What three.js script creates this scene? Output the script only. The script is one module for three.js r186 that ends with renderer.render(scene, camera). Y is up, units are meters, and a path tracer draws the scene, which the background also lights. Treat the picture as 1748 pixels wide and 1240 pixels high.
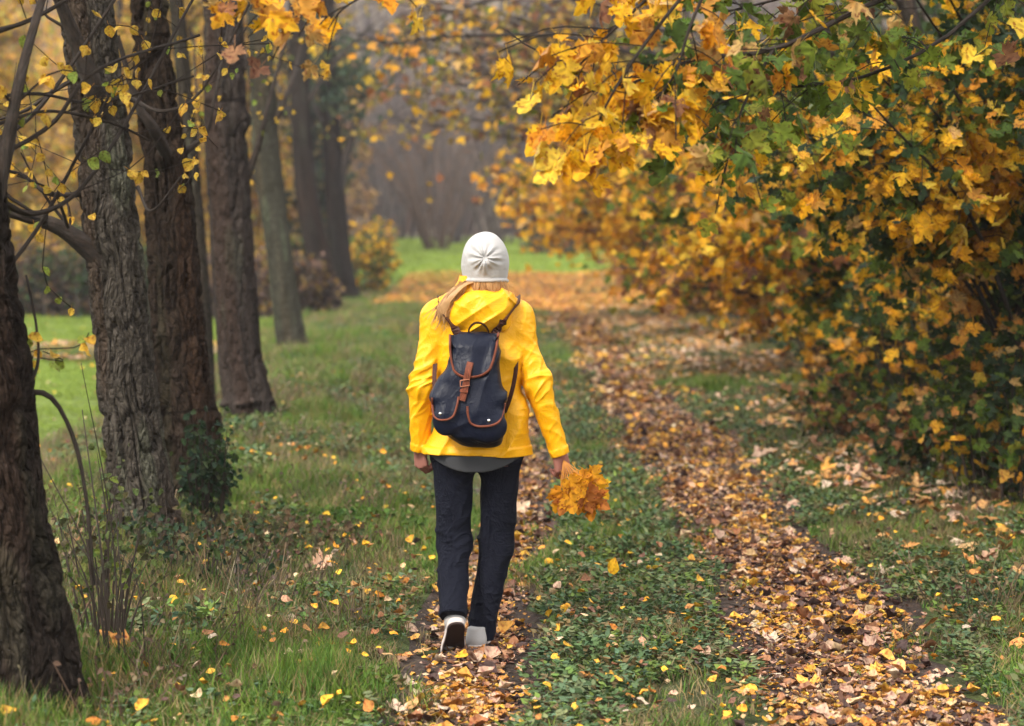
import * as THREE from 'three';
import { mergeGeometries } from 'three/addons/utils/BufferGeometryUtils.js';

// ---------------------------------------------------------------- camera, sky, sun, exposure
const scene = new THREE.Scene();
const EYE = 1.69, FOCAL = 3400, PITCH = Math.atan(220 / 3400);          // a 70 mm lens at eye height
const camera = new THREE.PerspectiveCamera(2 * Math.atan(620 / FOCAL) * 180 / Math.PI, 1748 / 1240, 0.1, 900);
camera.position.set(0, EYE, 0);
camera.rotation.x = -PITCH;
camera.focus = 8.15;
camera.userData.fStop = 2.3;
scene.add(camera);

const renderer = new THREE.WebGLRenderer({ antialias: true });
renderer.toneMapping = THREE.LinearToneMapping;
renderer.toneMappingExposure = 3.5;
renderer.shadowMap.enabled = true;

{ // a high, bright overcast: one even veil, a little brighter overhead
  const W = 64, H = 32, d = new Float32Array(W * H * 4);
  for (let y = 0; y < H; y++) for (let x = 0; x < W; x++) {
    const up = Math.sin(((y + 0.5) / H - 0.5) * Math.PI), b = up > 0 ? 0.78 + 0.45 * up : 0.3, o = (y * W + x) * 4;
    d[o] = b; d[o + 1] = b; d[o + 2] = b * 1.0; d[o + 3] = 1;
  }
  const t = new THREE.DataTexture(d, W, H, THREE.RGBAFormat, THREE.FloatType);
  t.mapping = THREE.EquirectangularReflectionMapping; t.magFilter = THREE.LinearFilter; t.needsUpdate = true;
  scene.background = t; scene.environment = t;
}
const sun = new THREE.DirectionalLight(new THREE.Color(1, 0.93, 0.82), 1.5);
sun.position.set(-28, 44, 26); sun.target.position.set(0, 0, -10);
sun.castShadow = true; sun.shadow.radius = 24;
Object.assign(sun.shadow.camera, { left: -60, right: 60, top: 60, bottom: -60, near: 1, far: 200 });
scene.add(sun, sun.target);
scene.fog = new THREE.FogExp2(new THREE.Color(0.86, 0.84, 0.9), 0.0005);
// ---------------------------------------------------------------- helpers
const V = (x, y, z) => new THREE.Vector3(x, y, z);
const lerp = (a, b, t) => a + (b - a) * t, clamp = (x, a = 0, b = 1) => Math.max(a, Math.min(b, x));
const smooth = (a, b, x) => { const t = clamp((x - a) / (b - a)); return t * t * (3 - 2 * t); };
function RNG(s) { let a = s >>> 0; const f = () => { a = (a + 0x6d2b79f5) | 0; let t = Math.imul(a ^ (a >>> 15), 1 | a); t = (t + Math.imul(t ^ (t >>> 7), 61 | t)) ^ t; return ((t ^ (t >>> 14)) >>> 0) / 4294967296; };
  f.r = (a, b) => a + (b - a) * f(); f.n = () => (f() + f() + f() - 1.5) * 1.15; f.pick = (l) => l[Math.floor(f() * l.length)]; return f; }
function hash3(x, y, z) { let h = Math.imul(x, 374761393) ^ Math.imul(y, 668265263) ^ Math.imul(z, 2147483647 ^ 0x5bd1e995); h = Math.imul(h ^ (h >>> 13), 1274126177); h ^= h >>> 16; return ((h >>> 0) / 2147483648) - 1; }
function noise(x, y, z = 0) { // value noise, -1..1
  const ix = Math.floor(x), iy = Math.floor(y), iz = Math.floor(z); let u = x - ix, v = y - iy, w = z - iz;
  u = u * u * (3 - 2 * u); v = v * v * (3 - 2 * v); w = w * w * (3 - 2 * w);
  const a = lerp(lerp(hash3(ix, iy, iz), hash3(ix + 1, iy, iz), u), lerp(hash3(ix, iy + 1, iz), hash3(ix + 1, iy + 1, iz), u), v);
  if (w === 0) return a;
  return lerp(a, lerp(lerp(hash3(ix, iy, iz + 1), hash3(ix + 1, iy, iz + 1), u), lerp(hash3(ix, iy + 1, iz + 1), hash3(ix + 1, iy + 1, iz + 1), u), v), w);
}
const fbm = (x, y, z = 0, o = 4) => { let s = 0, a = 0.5; for (let i = 0; i < o; i++) { s += a * noise(x, y, z); x = x * 2.03 + 17.1; y = y * 2.03 + 5.3; z = z * 2.03 + 9.7; a *= 0.5; } return s; };
const ridge = (x, y, z = 0) => { const n = 1 - Math.abs(noise(x, y, z)) * 1.6; return n > 0 ? n * n : 0; };
const C = (r, g, b) => new THREE.Color().setRGB(r, g, b);

// the point seen at photograph pixel (px, py) at depth d metres along the view axis
const FWD = V(0, -Math.sin(PITCH), -Math.cos(PITCH)), UPV = V(0, Math.cos(PITCH), -Math.sin(PITCH));
const P = (px, py, d) => V((px - 874) / FOCAL * d, EYE, 0).addScaledVector(FWD, d).addScaledVector(UPV, -(py - 620) / FOCAL * d);
const depthOf = (p) => V(p.x, p.y - EYE, p.z).dot(FWD);

// the lie of the land: two wheel tracks, a gentle rise far off, a wooded slope beyond the meadow
const trackL = (d) => -0.27 + 0.31 * smooth(7, 13, d) - 0.1 * smooth(30, 50, d);
const trackR = (d) => 1.3 + 0.06 * smooth(8, 12, d) + 0.06 * Math.sin(d * 0.21) - 0.35 * smooth(26, 46, d);
const wobble = (d, s) => 0.09 * noise(d * 0.8, s) + 0.05 * noise(d * 2.7, s + 9);
function inTrack(x, d) { // 1 on a wheel track, 0 off it
  const l = Math.abs(x - trackL(d) - wobble(d, 3)) / (0.25 + 0.05 * noise(d * 0.5, 71)), r = Math.abs(x - trackR(d) - wobble(d, 31)) / (0.44 + 0.1 * noise(d * 0.9, 55));
  return Math.max(1 - smooth(0.72, 1.18, l), 1 - smooth(0.72, 1.18, r));
}
function G(x, z) {
  const d = -z;
  let h = 0.05 * noise(x * 0.35, z * 0.35) + 0.022 * noise(x * 1.3 + 40, z * 1.3) + 0.012 * noise(x * 4.1, z * 4.1 + 8);
  h *= 1 - 0.6 * Math.exp(-((x - 0.5) ** 2) / 2);
  h -= 0.03 * inTrack(x, d) * (1 - smooth(40, 60, d));
  h += 0.026 * Math.max(0, d - 50) * smooth(48, 62, d);
  h += 0.11 * clamp(x - 2.3, 0, 5) * (1 - smooth(60, 80, d));
  h += 0.17 * Math.exp(-((x + 2.3) ** 2) / 0.9) * (1 - smooth(30, 60, d));
  const far = Math.max(d - 112, Math.abs(x) - 55 - 0.1 * d, 0);
  h += 34 * smooth(0, 110, far) + 1.2 * noise(x * 0.05, z * 0.05) * smooth(0, 40, far);
  return h;
}
function groundAt(px, py) {
  const dir = P(px, py, 1).sub(camera.position); let t = 1;
  for (let i = 0; i < 4000; i++) { const x = dir.x * t, y = EYE + dir.y * t, z = dir.z * t; if (y <= G(x, z)) break; t += 0.004 + t * 0.0012; }
  return V(dir.x * t, G(dir.x * t, dir.z * t), dir.z * t);
}

const used = new Map();
function numbered(name) { const k = used.get(name) ?? 0; used.set(name, k + 1); return k ? name + '_' + String(k).padStart(3, '0') : name; }
function tag(o, label, category, group) { o.userData.label = label; if (category) o.userData.category = category; if (group) o.userData.group = group; return o; }
function shade(o) { o.castShadow = o.receiveShadow = true; return o; }
function thing(name, pos, label, category, group) { const g = new THREE.Group(); g.name = numbered(name); g.position.copy(pos); scene.add(g); return tag(g, label, category, group); }
// a mesh whose geometry is given in world axes relative to its thing's base
function part(parent, name, geo, mat, label) { const m = shade(new THREE.Mesh(geo, mat)); m.name = parent === scene ? numbered(name) : name; parent.add(m); if (label) m.userData.label = label; return m; }
function structure(o) { o.userData.kind = 'structure'; return o; }

function geo(pos, idx, uv, col) {
  const g = new THREE.BufferGeometry();
  g.setAttribute('position', new THREE.BufferAttribute(pos instanceof Float32Array ? pos : new Float32Array(pos), 3));
  g.setAttribute('uv', new THREE.BufferAttribute(uv ? (uv instanceof Float32Array ? uv : new Float32Array(uv)) : new Float32Array(g.attributes.position.count * 2), 2));
  if (col) g.setAttribute('color', new THREE.BufferAttribute(col instanceof Float32Array ? col : new Float32Array(col), 3));
  if (idx) g.setIndex(idx);
  g.computeVertexNormals();
  return g;
}
const merge = (l) => (l.length === 1 ? l[0] : mergeGeometries(l, false));
// points along a smooth curve
function curve(pts, n) { const c = new THREE.CatmullRomCurve3(pts, false, 'centripetal'); return Array.from({ length: n + 1 }, (_, i) => c.getPoint(i / n)); }
// a tube of changing radius; shape(t, angle, at) -> factor on the radius (optional)
function tube(pts, rad, seg = 5, shape, flat) {
  const n = pts.length, pos = [], uv = [], idx = []; let N = null, L = 0;
  for (let i = 0; i < n; i++) {
    const T = pts[Math.min(n - 1, i + 1)].clone().sub(pts[Math.max(0, i - 1)]).normalize();
    if (!N) { N = Math.abs(T.y) > 0.9 ? V(1, 0, 0) : V(0, 1, 0); }
    N.addScaledVector(T, -N.dot(T)).normalize(); const B = T.clone().cross(N);
    if (i) L += pts[i].distanceTo(pts[i - 1]);
    const t = i / (n - 1), r = typeof rad === 'function' ? rad(t) : rad;
    for (let k = 0; k <= seg; k++) {
      const a = (k % seg) / seg * Math.PI * 2, f = r * (shape ? shape(t, a, L) : 1), ca = Math.cos(a) * f, sa = Math.sin(a) * f * (flat ?? 1);
      pos.push(pts[i].x + N.x * ca + B.x * sa, pts[i].y + N.y * ca + B.y * sa, pts[i].z + N.z * ca + B.z * sa);
      uv.push(k / seg * Math.max(1, Math.round(r * 6.28 / 0.5)) * 0.5, L);
    }
  }
  const w = seg + 1;
  for (let i = 0; i < n - 1; i++) for (let k = 0; k < seg; k++) { const a = i * w + k, b = a + w; idx.push(a, a + 1, b, b, a + 1, b + 1); }
  for (const [e, s] of [[0, 1], [n - 1, 0]]) { // caps
    const c = pos.length / 3; pos.push(pts[e].x, pts[e].y, pts[e].z); uv.push(0, 0);
    for (let k = 0; k < seg; k++) s ? idx.push(c, e * w + k + 1, e * w + k) : idx.push(c, e * w + k, e * w + k + 1);
  }
  const g = geo(pos, idx, uv);
  return g;
}
// mesh the zero level of a distance field f(x, y, z) (surface nets)
function surfaceNets(f, lo, hi, h, slack = 0.02) {
  const nx = Math.ceil((hi[0] - lo[0]) / h) + 1, ny = Math.ceil((hi[1] - lo[1]) / h) + 1, nz = Math.ceil((hi[2] - lo[2]) / h) + 1;
  const D = new Float32Array(nx * ny * nz), at = (i, j, k) => (k * ny + j) * nx + i, K = 6;
  for (let k0 = 0; k0 < nz; k0 += K) for (let j0 = 0; j0 < ny; j0 += K) for (let i0 = 0; i0 < nx; i0 += K) {
    const c = f(lo[0] + (i0 + K / 2) * h, lo[1] + (j0 + K / 2) * h, lo[2] + (k0 + K / 2) * h), skip = Math.abs(c) > K * h * 1.0 + slack;
    for (let k = k0; k < Math.min(nz, k0 + K); k++) for (let j = j0; j < Math.min(ny, j0 + K); j++) for (let i = i0; i < Math.min(nx, i0 + K); i++)
      D[at(i, j, k)] = skip ? c : f(lo[0] + i * h, lo[1] + j * h, lo[2] + k * h);
  }
  const id = new Int32Array(nx * ny * nz).fill(-1), pos = [], idx = [];
  const CX = [0, 1, 0, 1, 0, 1, 0, 1], CY = [0, 0, 1, 1, 0, 0, 1, 1], CZ = [0, 0, 0, 0, 1, 1, 1, 1];
  const E = []; for (let a = 0; a < 8; a++) for (const b of [1, 2, 4]) if (!(a & b)) E.push([a, a | b]);
  const v = new Float32Array(8);
  for (let k = 0; k < nz - 1; k++) for (let j = 0; j < ny - 1; j++) for (let i = 0; i < nx - 1; i++) {
    let neg = 0;
    for (let c = 0; c < 8; c++) { v[c] = D[at(i + CX[c], j + CY[c], k + CZ[c])]; if (v[c] < 0) neg++; }
    if (neg === 0 || neg === 8) continue;
    let x = 0, y = 0, z = 0, n = 0;
    for (const [a, b] of E) if ((v[a] < 0) !== (v[b] < 0)) { const t = v[a] / (v[a] - v[b]); x += lerp(CX[a], CX[b], t); y += lerp(CY[a], CY[b], t); z += lerp(CZ[a], CZ[b], t); n++; }
    id[at(i, j, k)] = pos.length / 3; pos.push(lo[0] + (i + x / n) * h, lo[1] + (j + y / n) * h, lo[2] + (k + z / n) * h);
  }
  const quad = (a, b, c, d, flip) => { if (a < 0 || b < 0 || c < 0 || d < 0) return; flip ? idx.push(a, c, b, a, d, c) : idx.push(a, b, c, a, c, d); };
  for (let k = 1; k < nz - 1; k++) for (let j = 1; j < ny - 1; j++) for (let i = 1; i < nx - 1; i++) {
    const s = D[at(i, j, k)] < 0;
    if (s !== D[at(i + 1, j, k)] < 0) quad(id[at(i, j - 1, k - 1)], id[at(i, j, k - 1)], id[at(i, j, k)], id[at(i, j - 1, k)], !s);
    if (s !== D[at(i, j + 1, k)] < 0) quad(id[at(i - 1, j, k - 1)], id[at(i - 1, j, k)], id[at(i, j, k)], id[at(i, j, k - 1)], !s);
    if (s !== D[at(i, j, k + 1)] < 0) quad(id[at(i - 1, j - 1, k)], id[at(i, j - 1, k)], id[at(i, j, k)], id[at(i - 1, j, k)], !s);
  }
  const uv = new Float32Array(pos.length / 3 * 2); for (let i = 0; i < uv.length / 2; i++) { uv[2 * i] = pos[3 * i] + pos[3 * i + 2]; uv[2 * i + 1] = pos[3 * i + 1]; }
  return geo(pos, idx, uv);
}
// distance helpers
const smin = (a, b, k) => { const h = Math.max(k - Math.abs(a - b), 0) / k; return Math.min(a, b) - h * h * k * 0.25; };
const smax = (a, b, k) => -smin(-a, -b, k);
function cap(x, y, z, a, b, ra, rb) { // tapered capsule
  const bx = b[0] - a[0], by = b[1] - a[1], bz = b[2] - a[2], px = x - a[0], py = y - a[1], pz = z - a[2];
  const t = clamp((px * bx + py * by + pz * bz) / (bx * bx + by * by + bz * bz));
  return Math.hypot(px - bx * t, py - by * t, pz - bz * t) - lerp(ra, rb, t);
}
const ell = (x, y, z, c, r) => { const a = (x - c[0]) / r[0], b = (y - c[1]) / r[1], d = (z - c[2]) / r[2], k = Math.hypot(a, b, d); return (k - 1) * Math.min(r[0], r[1], r[2]); };
function table(t, y) { // piecewise smooth lookup of [y, values...] rows, y falling or rising
  let i = 0; while (i < t.length - 2 && y > t[i + 1][0]) i++;
  const a = t[i], b = t[i + 1], k = clamp((y - a[0]) / (b[0] - a[0])), s = k * k * (3 - 2 * k) * 0.5 + k * 0.5; return a.slice(1).map((v, n) => lerp(v, b[n + 1], s));
}

// ---------------------------------------------------------------- textures and materials
function dataTex(n, fn, srgb, rep) {
  const d = new Uint8Array(n * n * 4);
  for (let y = 0; y < n; y++) for (let x = 0; x < n; x++) { const c = fn(x / n, y / n), o = (y * n + x) * 4; d[o] = clamp(c[0]) * 255; d[o + 1] = clamp(c[1]) * 255; d[o + 2] = clamp(c[2]) * 255; d[o + 3] = 255; }
  const t = new THREE.DataTexture(d, n, n); t.magFilter = THREE.LinearFilter; t.wrapS = t.wrapT = THREE.RepeatWrapping; if (srgb) t.colorSpace = THREE.SRGBColorSpace; if (rep) t.repeat.set(rep, rep); t.needsUpdate = true; return t;
}
const ring = (u, v, s, k) => { const a = u * Math.PI * 2, b = v * Math.PI * 2; return noise(Math.cos(a) * s + 7 * k, Math.sin(a) * s + Math.cos(b) * s * 0.7, Math.sin(b) * s); }; // seamless
const grainTex = dataTex(256, (u, v) => { const g = 0.5 + 0.26 * ring(u, v, 6, 1) + 0.2 * ring(u, v, 19, 2) + 0.14 * ring(u, v, 40, 3); return [g, g, g]; });
const grainColor = dataTex(256, (u, v) => { const g = 0.84 + 0.16 * ring(u, v, 5, 4) + 0.1 * ring(u, v, 22, 5), w = 0.03 * ring(u, v, 9, 6); return [g + w, g, g - w]; }, true);
// a leaf seen flat: ribs, browned margin in places, brown spots; the colour itself comes from the leaf
function leafTex(spots, seed, lobes) {
  const r = RNG(seed), sp = Array.from({ length: spots }, () => [r.r(0.1, 0.9), r.r(0.15, 0.95), r.r(0.012, 0.05)]);
  const tips = lobes ? [[0.5, 1], [0.98, 0.56], [0.02, 0.56], [0.85, 0.06], [0.15, 0.06]] : [[0.5, 1]];
  return dataTex(128, (u, v) => {
    let rib = 0;
    for (const [tx, ty] of tips) { const bx = tx - 0.5, by = ty - 0.12, px = u - 0.5, py = v - 0.12, l = Math.hypot(bx, by), t = clamp((px * bx + py * by) / (l * l)), d = Math.hypot(px - bx * t, py - by * t), sd = (px * by - py * bx) / l; rib = Math.max(rib, 1 - smooth(0.006, 0.02, d)); const q = Math.abs(((t * 6 + Math.abs(sd) * -5) % 1 + 1) % 1 - 0.5); if (Math.abs(sd) < 0.16) rib = Math.max(rib, 0.45 * (1 - smooth(0.03, 0.08, q))); }
    let br = smooth(0.25, 0.6, fbm(u * 5 + seed, v * 5, 1) * 1.6) * (spots ? 0.55 : 0.2);
    for (const [x, y, s] of sp) br = Math.max(br, 0.85 * (1 - smooth(s * 0.6, s, Math.hypot(u - x, v - y) + 0.012 * noise(u * 40, v * 40))));
    const m = 0.9 + 0.12 * noise(u * 9, v * 9, seed);
    return [m * lerp(1, 0.66, br) * lerp(1, 1.1, rib), m * lerp(1, 0.46, br) * lerp(1, 1.08, rib), m * lerp(1, 0.5, br) * lerp(1, 1.15, rib)];
  }, true);
}
const mapleTex = leafTex(16, 3, true), plainTex = leafTex(5, 8, false);
const std = (c, o = {}) => new THREE.MeshPhysicalMaterial({ color: c, roughness: 0.85, specularIntensity: 0.2, ...o });
const leafMat = (c, map, tr = 0.4) => new THREE.MeshPhysicalMaterial({ color: c, map, roughness: 0.65, specularIntensity: 0.14, transmission: tr, thickness: 0, side: THREE.DoubleSide });
const WHITE = C(1, 1, 1);
const mapleMat = leafMat(WHITE, mapleTex, 0.52), plainMat = leafMat(WHITE, plainTex, 0.48), litterMat = leafMat(WHITE, plainTex, 0.1), litterMapleMat = leafMat(WHITE, mapleTex, 0.1), grassMat = leafMat(WHITE, null, 0.3);
const barkTex = dataTex(512, (u, v) => { const a = u * 6.2832, b = v * 6.2832, q = (s, t, k) => noise(Math.cos(a) * s + 9 * k + 0.4 * Math.cos(b * 2), Math.sin(a) * s + Math.cos(b) * t, Math.sin(b) * t); let h = Math.min(1, Math.abs(q(3.4, 0.75, 1)) / 0.3) * 0.55 + Math.min(1, Math.abs(q(7.5, 1.9, 2)) / 0.34) * 0.28 + 0.17 * (0.5 + 0.5 * q(16, 7, 3)); return [h, h, h]; });
const barkFleck = dataTex(512, (u, v) => { const m = 0.8 + 0.2 * ring(u, v, 5, 4) + 0.13 * ring(u, v, 26, 5), f = smooth(0.35, 0.6, ring(u, v, 12, 7) + 0.4 * ring(u, v, 4, 8)) * 0.35; return [m + f, m + f, m - 0.02 + f * 0.9]; }, true);
const bark = (c) => std(c, { vertexColors: true, map: barkFleck, bumpMap: barkTex, bumpScale: 0.022, roughness: 0.95, specularIntensity: 0.1 });
const barkMat = bark(WHITE), twigMat = std(C(0.062, 0.048, 0.039), { roughness: 0.9, map: grainColor }), limbMat = std(C(0.046, 0.036, 0.03), { roughness: 0.95, map: grainColor, bumpMap: grainTex, bumpScale: 0.006 });

// ---------------------------------------------------------------- leaf shapes (stem at the origin, tip towards +y, face towards +z)
const HALF = [[0.06, -0.02], [0.3, -0.13], [0.29, 0.0], [0.46, 0.06], [0.38, 0.15], [0.55, 0.22], [0.53, 0.3], [0.63, 0.47], [0.43, 0.46], [0.4, 0.54], [0.21, 0.45], [0.2, 0.6], [0.31, 0.67], [0.19, 0.76], [0.15, 0.88]];
function mapleLeaf(curl, fold, seed, stem = true) {
  const r = RNG(seed), out = [...HALF.map(([x, y]) => [x * r.r(0.9, 1.1), y + r.r(-0.03, 0.03)]), [0, 1], ...HALF.slice().reverse().map(([x, y]) => [-x * r.r(0.9, 1.1), y + r.r(-0.03, 0.03)])];
  const zf = (x, y) => { const q = Math.hypot(x, y - 0.2); return curl * q * q + fold * Math.abs(x) + 0.09 * Math.sin(Math.atan2(y - 0.2, x) * 5 + 1.5) * q + 0.07 * noise(x * 4 + seed, y * 4) ; };
  const pos = [0, 0.22, zf(0, 0.22)], uv = [0.5, 0.3], idx = [];
  out.forEach(([x, y]) => { pos.push(x, y, zf(x, y)); uv.push(0.5 + x / 1.3, 0.12 + y * 0.86); });
  for (let i = 1; i < out.length; i++) idx.push(0, i, i + 1);
  if (stem) { const b = pos.length / 3; pos.push(-0.013, 0.02, 0, 0.013, 0.02, 0, 0.05, -0.55, 0.1, 0.028, -0.55, 0.1); uv.push(0.5, 0.2, 0.5, 0.2, 0.5, 0.2, 0.5, 0.2); idx.push(b, b + 2, b + 1, b, b + 3, b + 2); }
  return geo(pos, idx, uv);
}
function ovalLeaf(curl, seed, w = 0.4, stem = true) {
  const r = RNG(seed), H = [[0.1, 0.02], [0.3, 0.15], [0.4, 0.34], [0.36, 0.56], [0.22, 0.78], [0.08, 0.93]].map(([x, y]) => [x * w / 0.4, y]);
  const out = [[0, 0], ...H.map(([x, y]) => [x * r.r(0.88, 1.1), y]), [0, 1], ...H.slice().reverse().map(([x, y]) => [-x * r.r(0.88, 1.1), y])];
  const zf = (x, y) => curl * ((y - 0.4) ** 2 + x * x * 2.2) + 0.25 * Math.abs(x) + 0.05 * noise(x * 5 + seed, y * 5);
  const pos = [0, 0.42, zf(0, 0.42)], uv = [0.5, 0.42], idx = [];
  out.forEach(([x, y]) => { pos.push(x, y, zf(x, y)); uv.push(0.5 + x, y); });
  for (let i = 1; i < out.length; i++) idx.push(0, i, i + 1); idx.push(0, out.length, 1);
  if (stem) { const b = pos.length / 3; pos.push(-0.012, 0.01, 0, 0.012, 0.01, 0, 0.04, -0.4, 0.05, 0.02, -0.4, 0.05); uv.push(0.5, 0.2, 0.5, 0.2, 0.5, 0.2, 0.5, 0.2); idx.push(b, b + 2, b + 1, b, b + 3, b + 2); }
  return geo(pos, idx, uv);
}
const MAPLES = [mapleLeaf(0.25, -0.1, 1), mapleLeaf(-0.35, 0.15, 2), mapleLeaf(0.6, 0.25, 3), mapleLeaf(-0.7, -0.2, 4), mapleLeaf(0.1, 0.5, 5)];
const CURLED = [mapleLeaf(1.3, 0.5, 11), mapleLeaf(-1.4, 0.3, 12), mapleLeaf(0.7, 0.9, 13)];
const OVALS = [ovalLeaf(0.3, 21), ovalLeaf(-0.5, 22), ovalLeaf(1.1, 23), ovalLeaf(-1.3, 24), ovalLeaf(0.6, 25, 0.5)];
// a frame whose +y is dir and whose +z leans towards face
const _x = V(), _y = V(), _z = V();
function leafMatrix(p, dir, face, s) { _y.copy(dir).normalize(); _x.copy(_y).cross(face).normalize(); if (!(_x.lengthSq() > 0.5)) _x.set(1, 0, 0); _z.copy(_x).cross(_y); return new THREE.Matrix4().makeBasis(_x.clone().multiplyScalar(s), _y.clone().multiplyScalar(s), _z.clone().multiplyScalar(s)).setPosition(p); }

// Leaves of one plant. The ones that show largest are meshes of their own; the rest is one crown made of copies.
const partMats = new Map();
function partMat(base, c) { // a few tones shared by the single leaves
  const q = [c.r, c.g, c.b].map((v) => Math.round(Math.log2(Math.max(v, 0.008)) * 2.2)), k = base.uuid + q.join(); let m = partMats.get(k);
  if (!m) { m = base.clone(); m.color = c.clone(); partMats.set(k, m); } return m;
}
const inFrame = (p, m = 0.03) => { const d = depthOf(p); if (d < 1) return false; const x = p.x / d * FOCAL / 874, y = (V(p.x, p.y - EYE, p.z).dot(UPV)) / d * FOCAL / 620; return Math.abs(x) < 1 + m && Math.abs(y) < 1 + m; };
function foliage(parent, base, leaves, shapes, mat, singles, name = 'leaf', massName = 'crown') { // leaves: [{m: Matrix4 in world, c: Color, s: size}]
  const off = new THREE.Matrix4().makeTranslation(-base.x, -base.y, -base.z), p = V();
  leaves.forEach((l, i) => { p.setFromMatrixPosition(l.m); l.k = i % shapes.length; l.show = inFrame(p) ? l.s / depthOf(p) : 0; });
  const order = singles ? leaves.filter((l) => l.show > 0).sort((a, b) => b.show - a.show).slice(0, singles) : [];
  for (const l of order) { l.single = true; const m = part(parent, name, shapes[l.k], partMat(mat, l.c)); m.applyMatrix4(off.clone().multiply(l.m)); }
  const list = leaves.filter((l) => !l.single); if (!list.length) return;
  const im = shade(new THREE.InstancedMesh(shapes[0], mat, list.length)), bend = new THREE.Matrix4(), r = RNG(list.length); im.name = massName; im.userData.kind = 'stuff';
  list.forEach((l, i) => { im.setMatrixAt(i, off.clone().multiply(l.m).multiply(bend.makeScale(r.r(0.85, 1.15), 1, r.r(0.2, 2.8)))); im.setColorAt(i, l.c); });
  parent.add(im);
}
const vary = (c, r, v = 0.25) => { const b = 1 + r.n() * v, w = r.n() * v * 0.4; return C(c[0] * b * (1 + w), c[1] * b, c[2] * b * (1 - w)); };
// ---------------------------------------------------------------- ground, path, grass, fallen leaves
const rg = RNG(101);
const meadowness = (x, d) => { // open turf of fresher grass: the far field and the field left of the trees
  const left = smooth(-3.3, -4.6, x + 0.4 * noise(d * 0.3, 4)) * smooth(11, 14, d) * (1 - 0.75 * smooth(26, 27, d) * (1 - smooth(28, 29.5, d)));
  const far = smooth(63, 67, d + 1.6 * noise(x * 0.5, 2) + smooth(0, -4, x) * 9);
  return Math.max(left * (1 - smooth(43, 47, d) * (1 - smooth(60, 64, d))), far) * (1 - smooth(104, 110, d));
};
{
  const xs = [], zs = [];
  for (let x = -3.2; x < 4.4; x += 0.085) xs.push(x);
  for (let x = 4.4, s = 0.1; x < 420; s *= 1.11, x += s) xs.push(x);
  for (let x = -3.2, s = 0.1; x > -420; s *= 1.11, x -= s) xs.unshift(x);
  for (let d = 5, s = 0.075; d < 520; s *= 1.012, d += s) zs.push(-d);
  for (let d = 5, s = 0.5; d > -40; s *= 1.3, d -= s) zs.unshift(-d);
  const n = xs.length, pos = [], uv = [], col = [], idx = [];
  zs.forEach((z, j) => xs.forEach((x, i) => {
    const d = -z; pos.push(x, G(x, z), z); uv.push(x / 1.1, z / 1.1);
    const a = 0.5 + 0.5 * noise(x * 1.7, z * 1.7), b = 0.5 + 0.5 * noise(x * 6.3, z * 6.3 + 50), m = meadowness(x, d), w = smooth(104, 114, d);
    const soil = [lerp(0.035, 0.07, b), lerp(0.03, 0.055, b), lerp(0.018, 0.03, b)], turf = [lerp(0.05, 0.07, a), lerp(0.085, 0.11, a), 0.025], freshTurf = [0.12, 0.16, 0.03], wood = [0.13, 0.1, 0.07];
    for (let c = 0; c < 3; c++) { let v = lerp(soil[c], turf[c], 0.35 + 0.4 * a); v = lerp(v, freshTurf[c] * (0.85 + 0.3 * b), m); col.push(lerp(v, wood[c], w)); }
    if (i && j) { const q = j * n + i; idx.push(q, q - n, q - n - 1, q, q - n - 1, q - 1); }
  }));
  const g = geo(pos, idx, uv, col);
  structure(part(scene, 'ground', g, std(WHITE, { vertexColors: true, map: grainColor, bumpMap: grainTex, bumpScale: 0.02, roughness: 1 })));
}
const carpet = (x, d) => smooth(42, 46, d) * (1 - smooth(63, 66, d)) * (1 - smooth(3.2, 4.2, Math.abs(x - 0.5)));
const groundRoot = scene.children[scene.children.length - 1];
// the two wheel tracks: bare dark earth, each a sheet of its own, running into one leaf-strewn clearing
const path = new THREE.Group(); path.name = 'path'; structure(path); scene.add(path);
for (const [mid, half, s] of [[trackL, 0.31, 3], [trackR, 0.5, 31]]) {
  const pos = [], uv = [], col = [], idx = [], N = 22; let j = 0;
  for (let d = 5.2; d < 58; d += 0.07 + d * 0.002, j++) for (let i = 0; i <= N; i++) {
    const e = i === 0 || i === N, k = (i / N * 2 - 1) * half * (1 + 0.22 * noise(d * 1.9, i < N / 2 ? 5 + s : 15 + s)), x = mid(d) + wobble(d, s) + k;
    pos.push(x, G(x, -d) + (e ? -0.02 : 0.006 + 0.008 * noise(x * 9, d * 9)), -d); uv.push(x / 0.7, d / 0.7);
    const b = 0.5 + 0.5 * noise(x * 7, d * 5), m = lerp(0.75, 1.4, b); col.push(0.052 * m, 0.037 * m, 0.03 * m);
    if (i && j) { const q = j * (N + 1) + i; idx.push(q - N - 2, q - N - 1, q, q - N - 2, q, q - 1); }
  }
  part(path, 'wheel_track', geo(pos, idx, uv, col), std(WHITE, { vertexColors: true, map: grainColor, bumpMap: grainTex, bumpScale: 0.015, roughness: 0.95 }));
}

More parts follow.
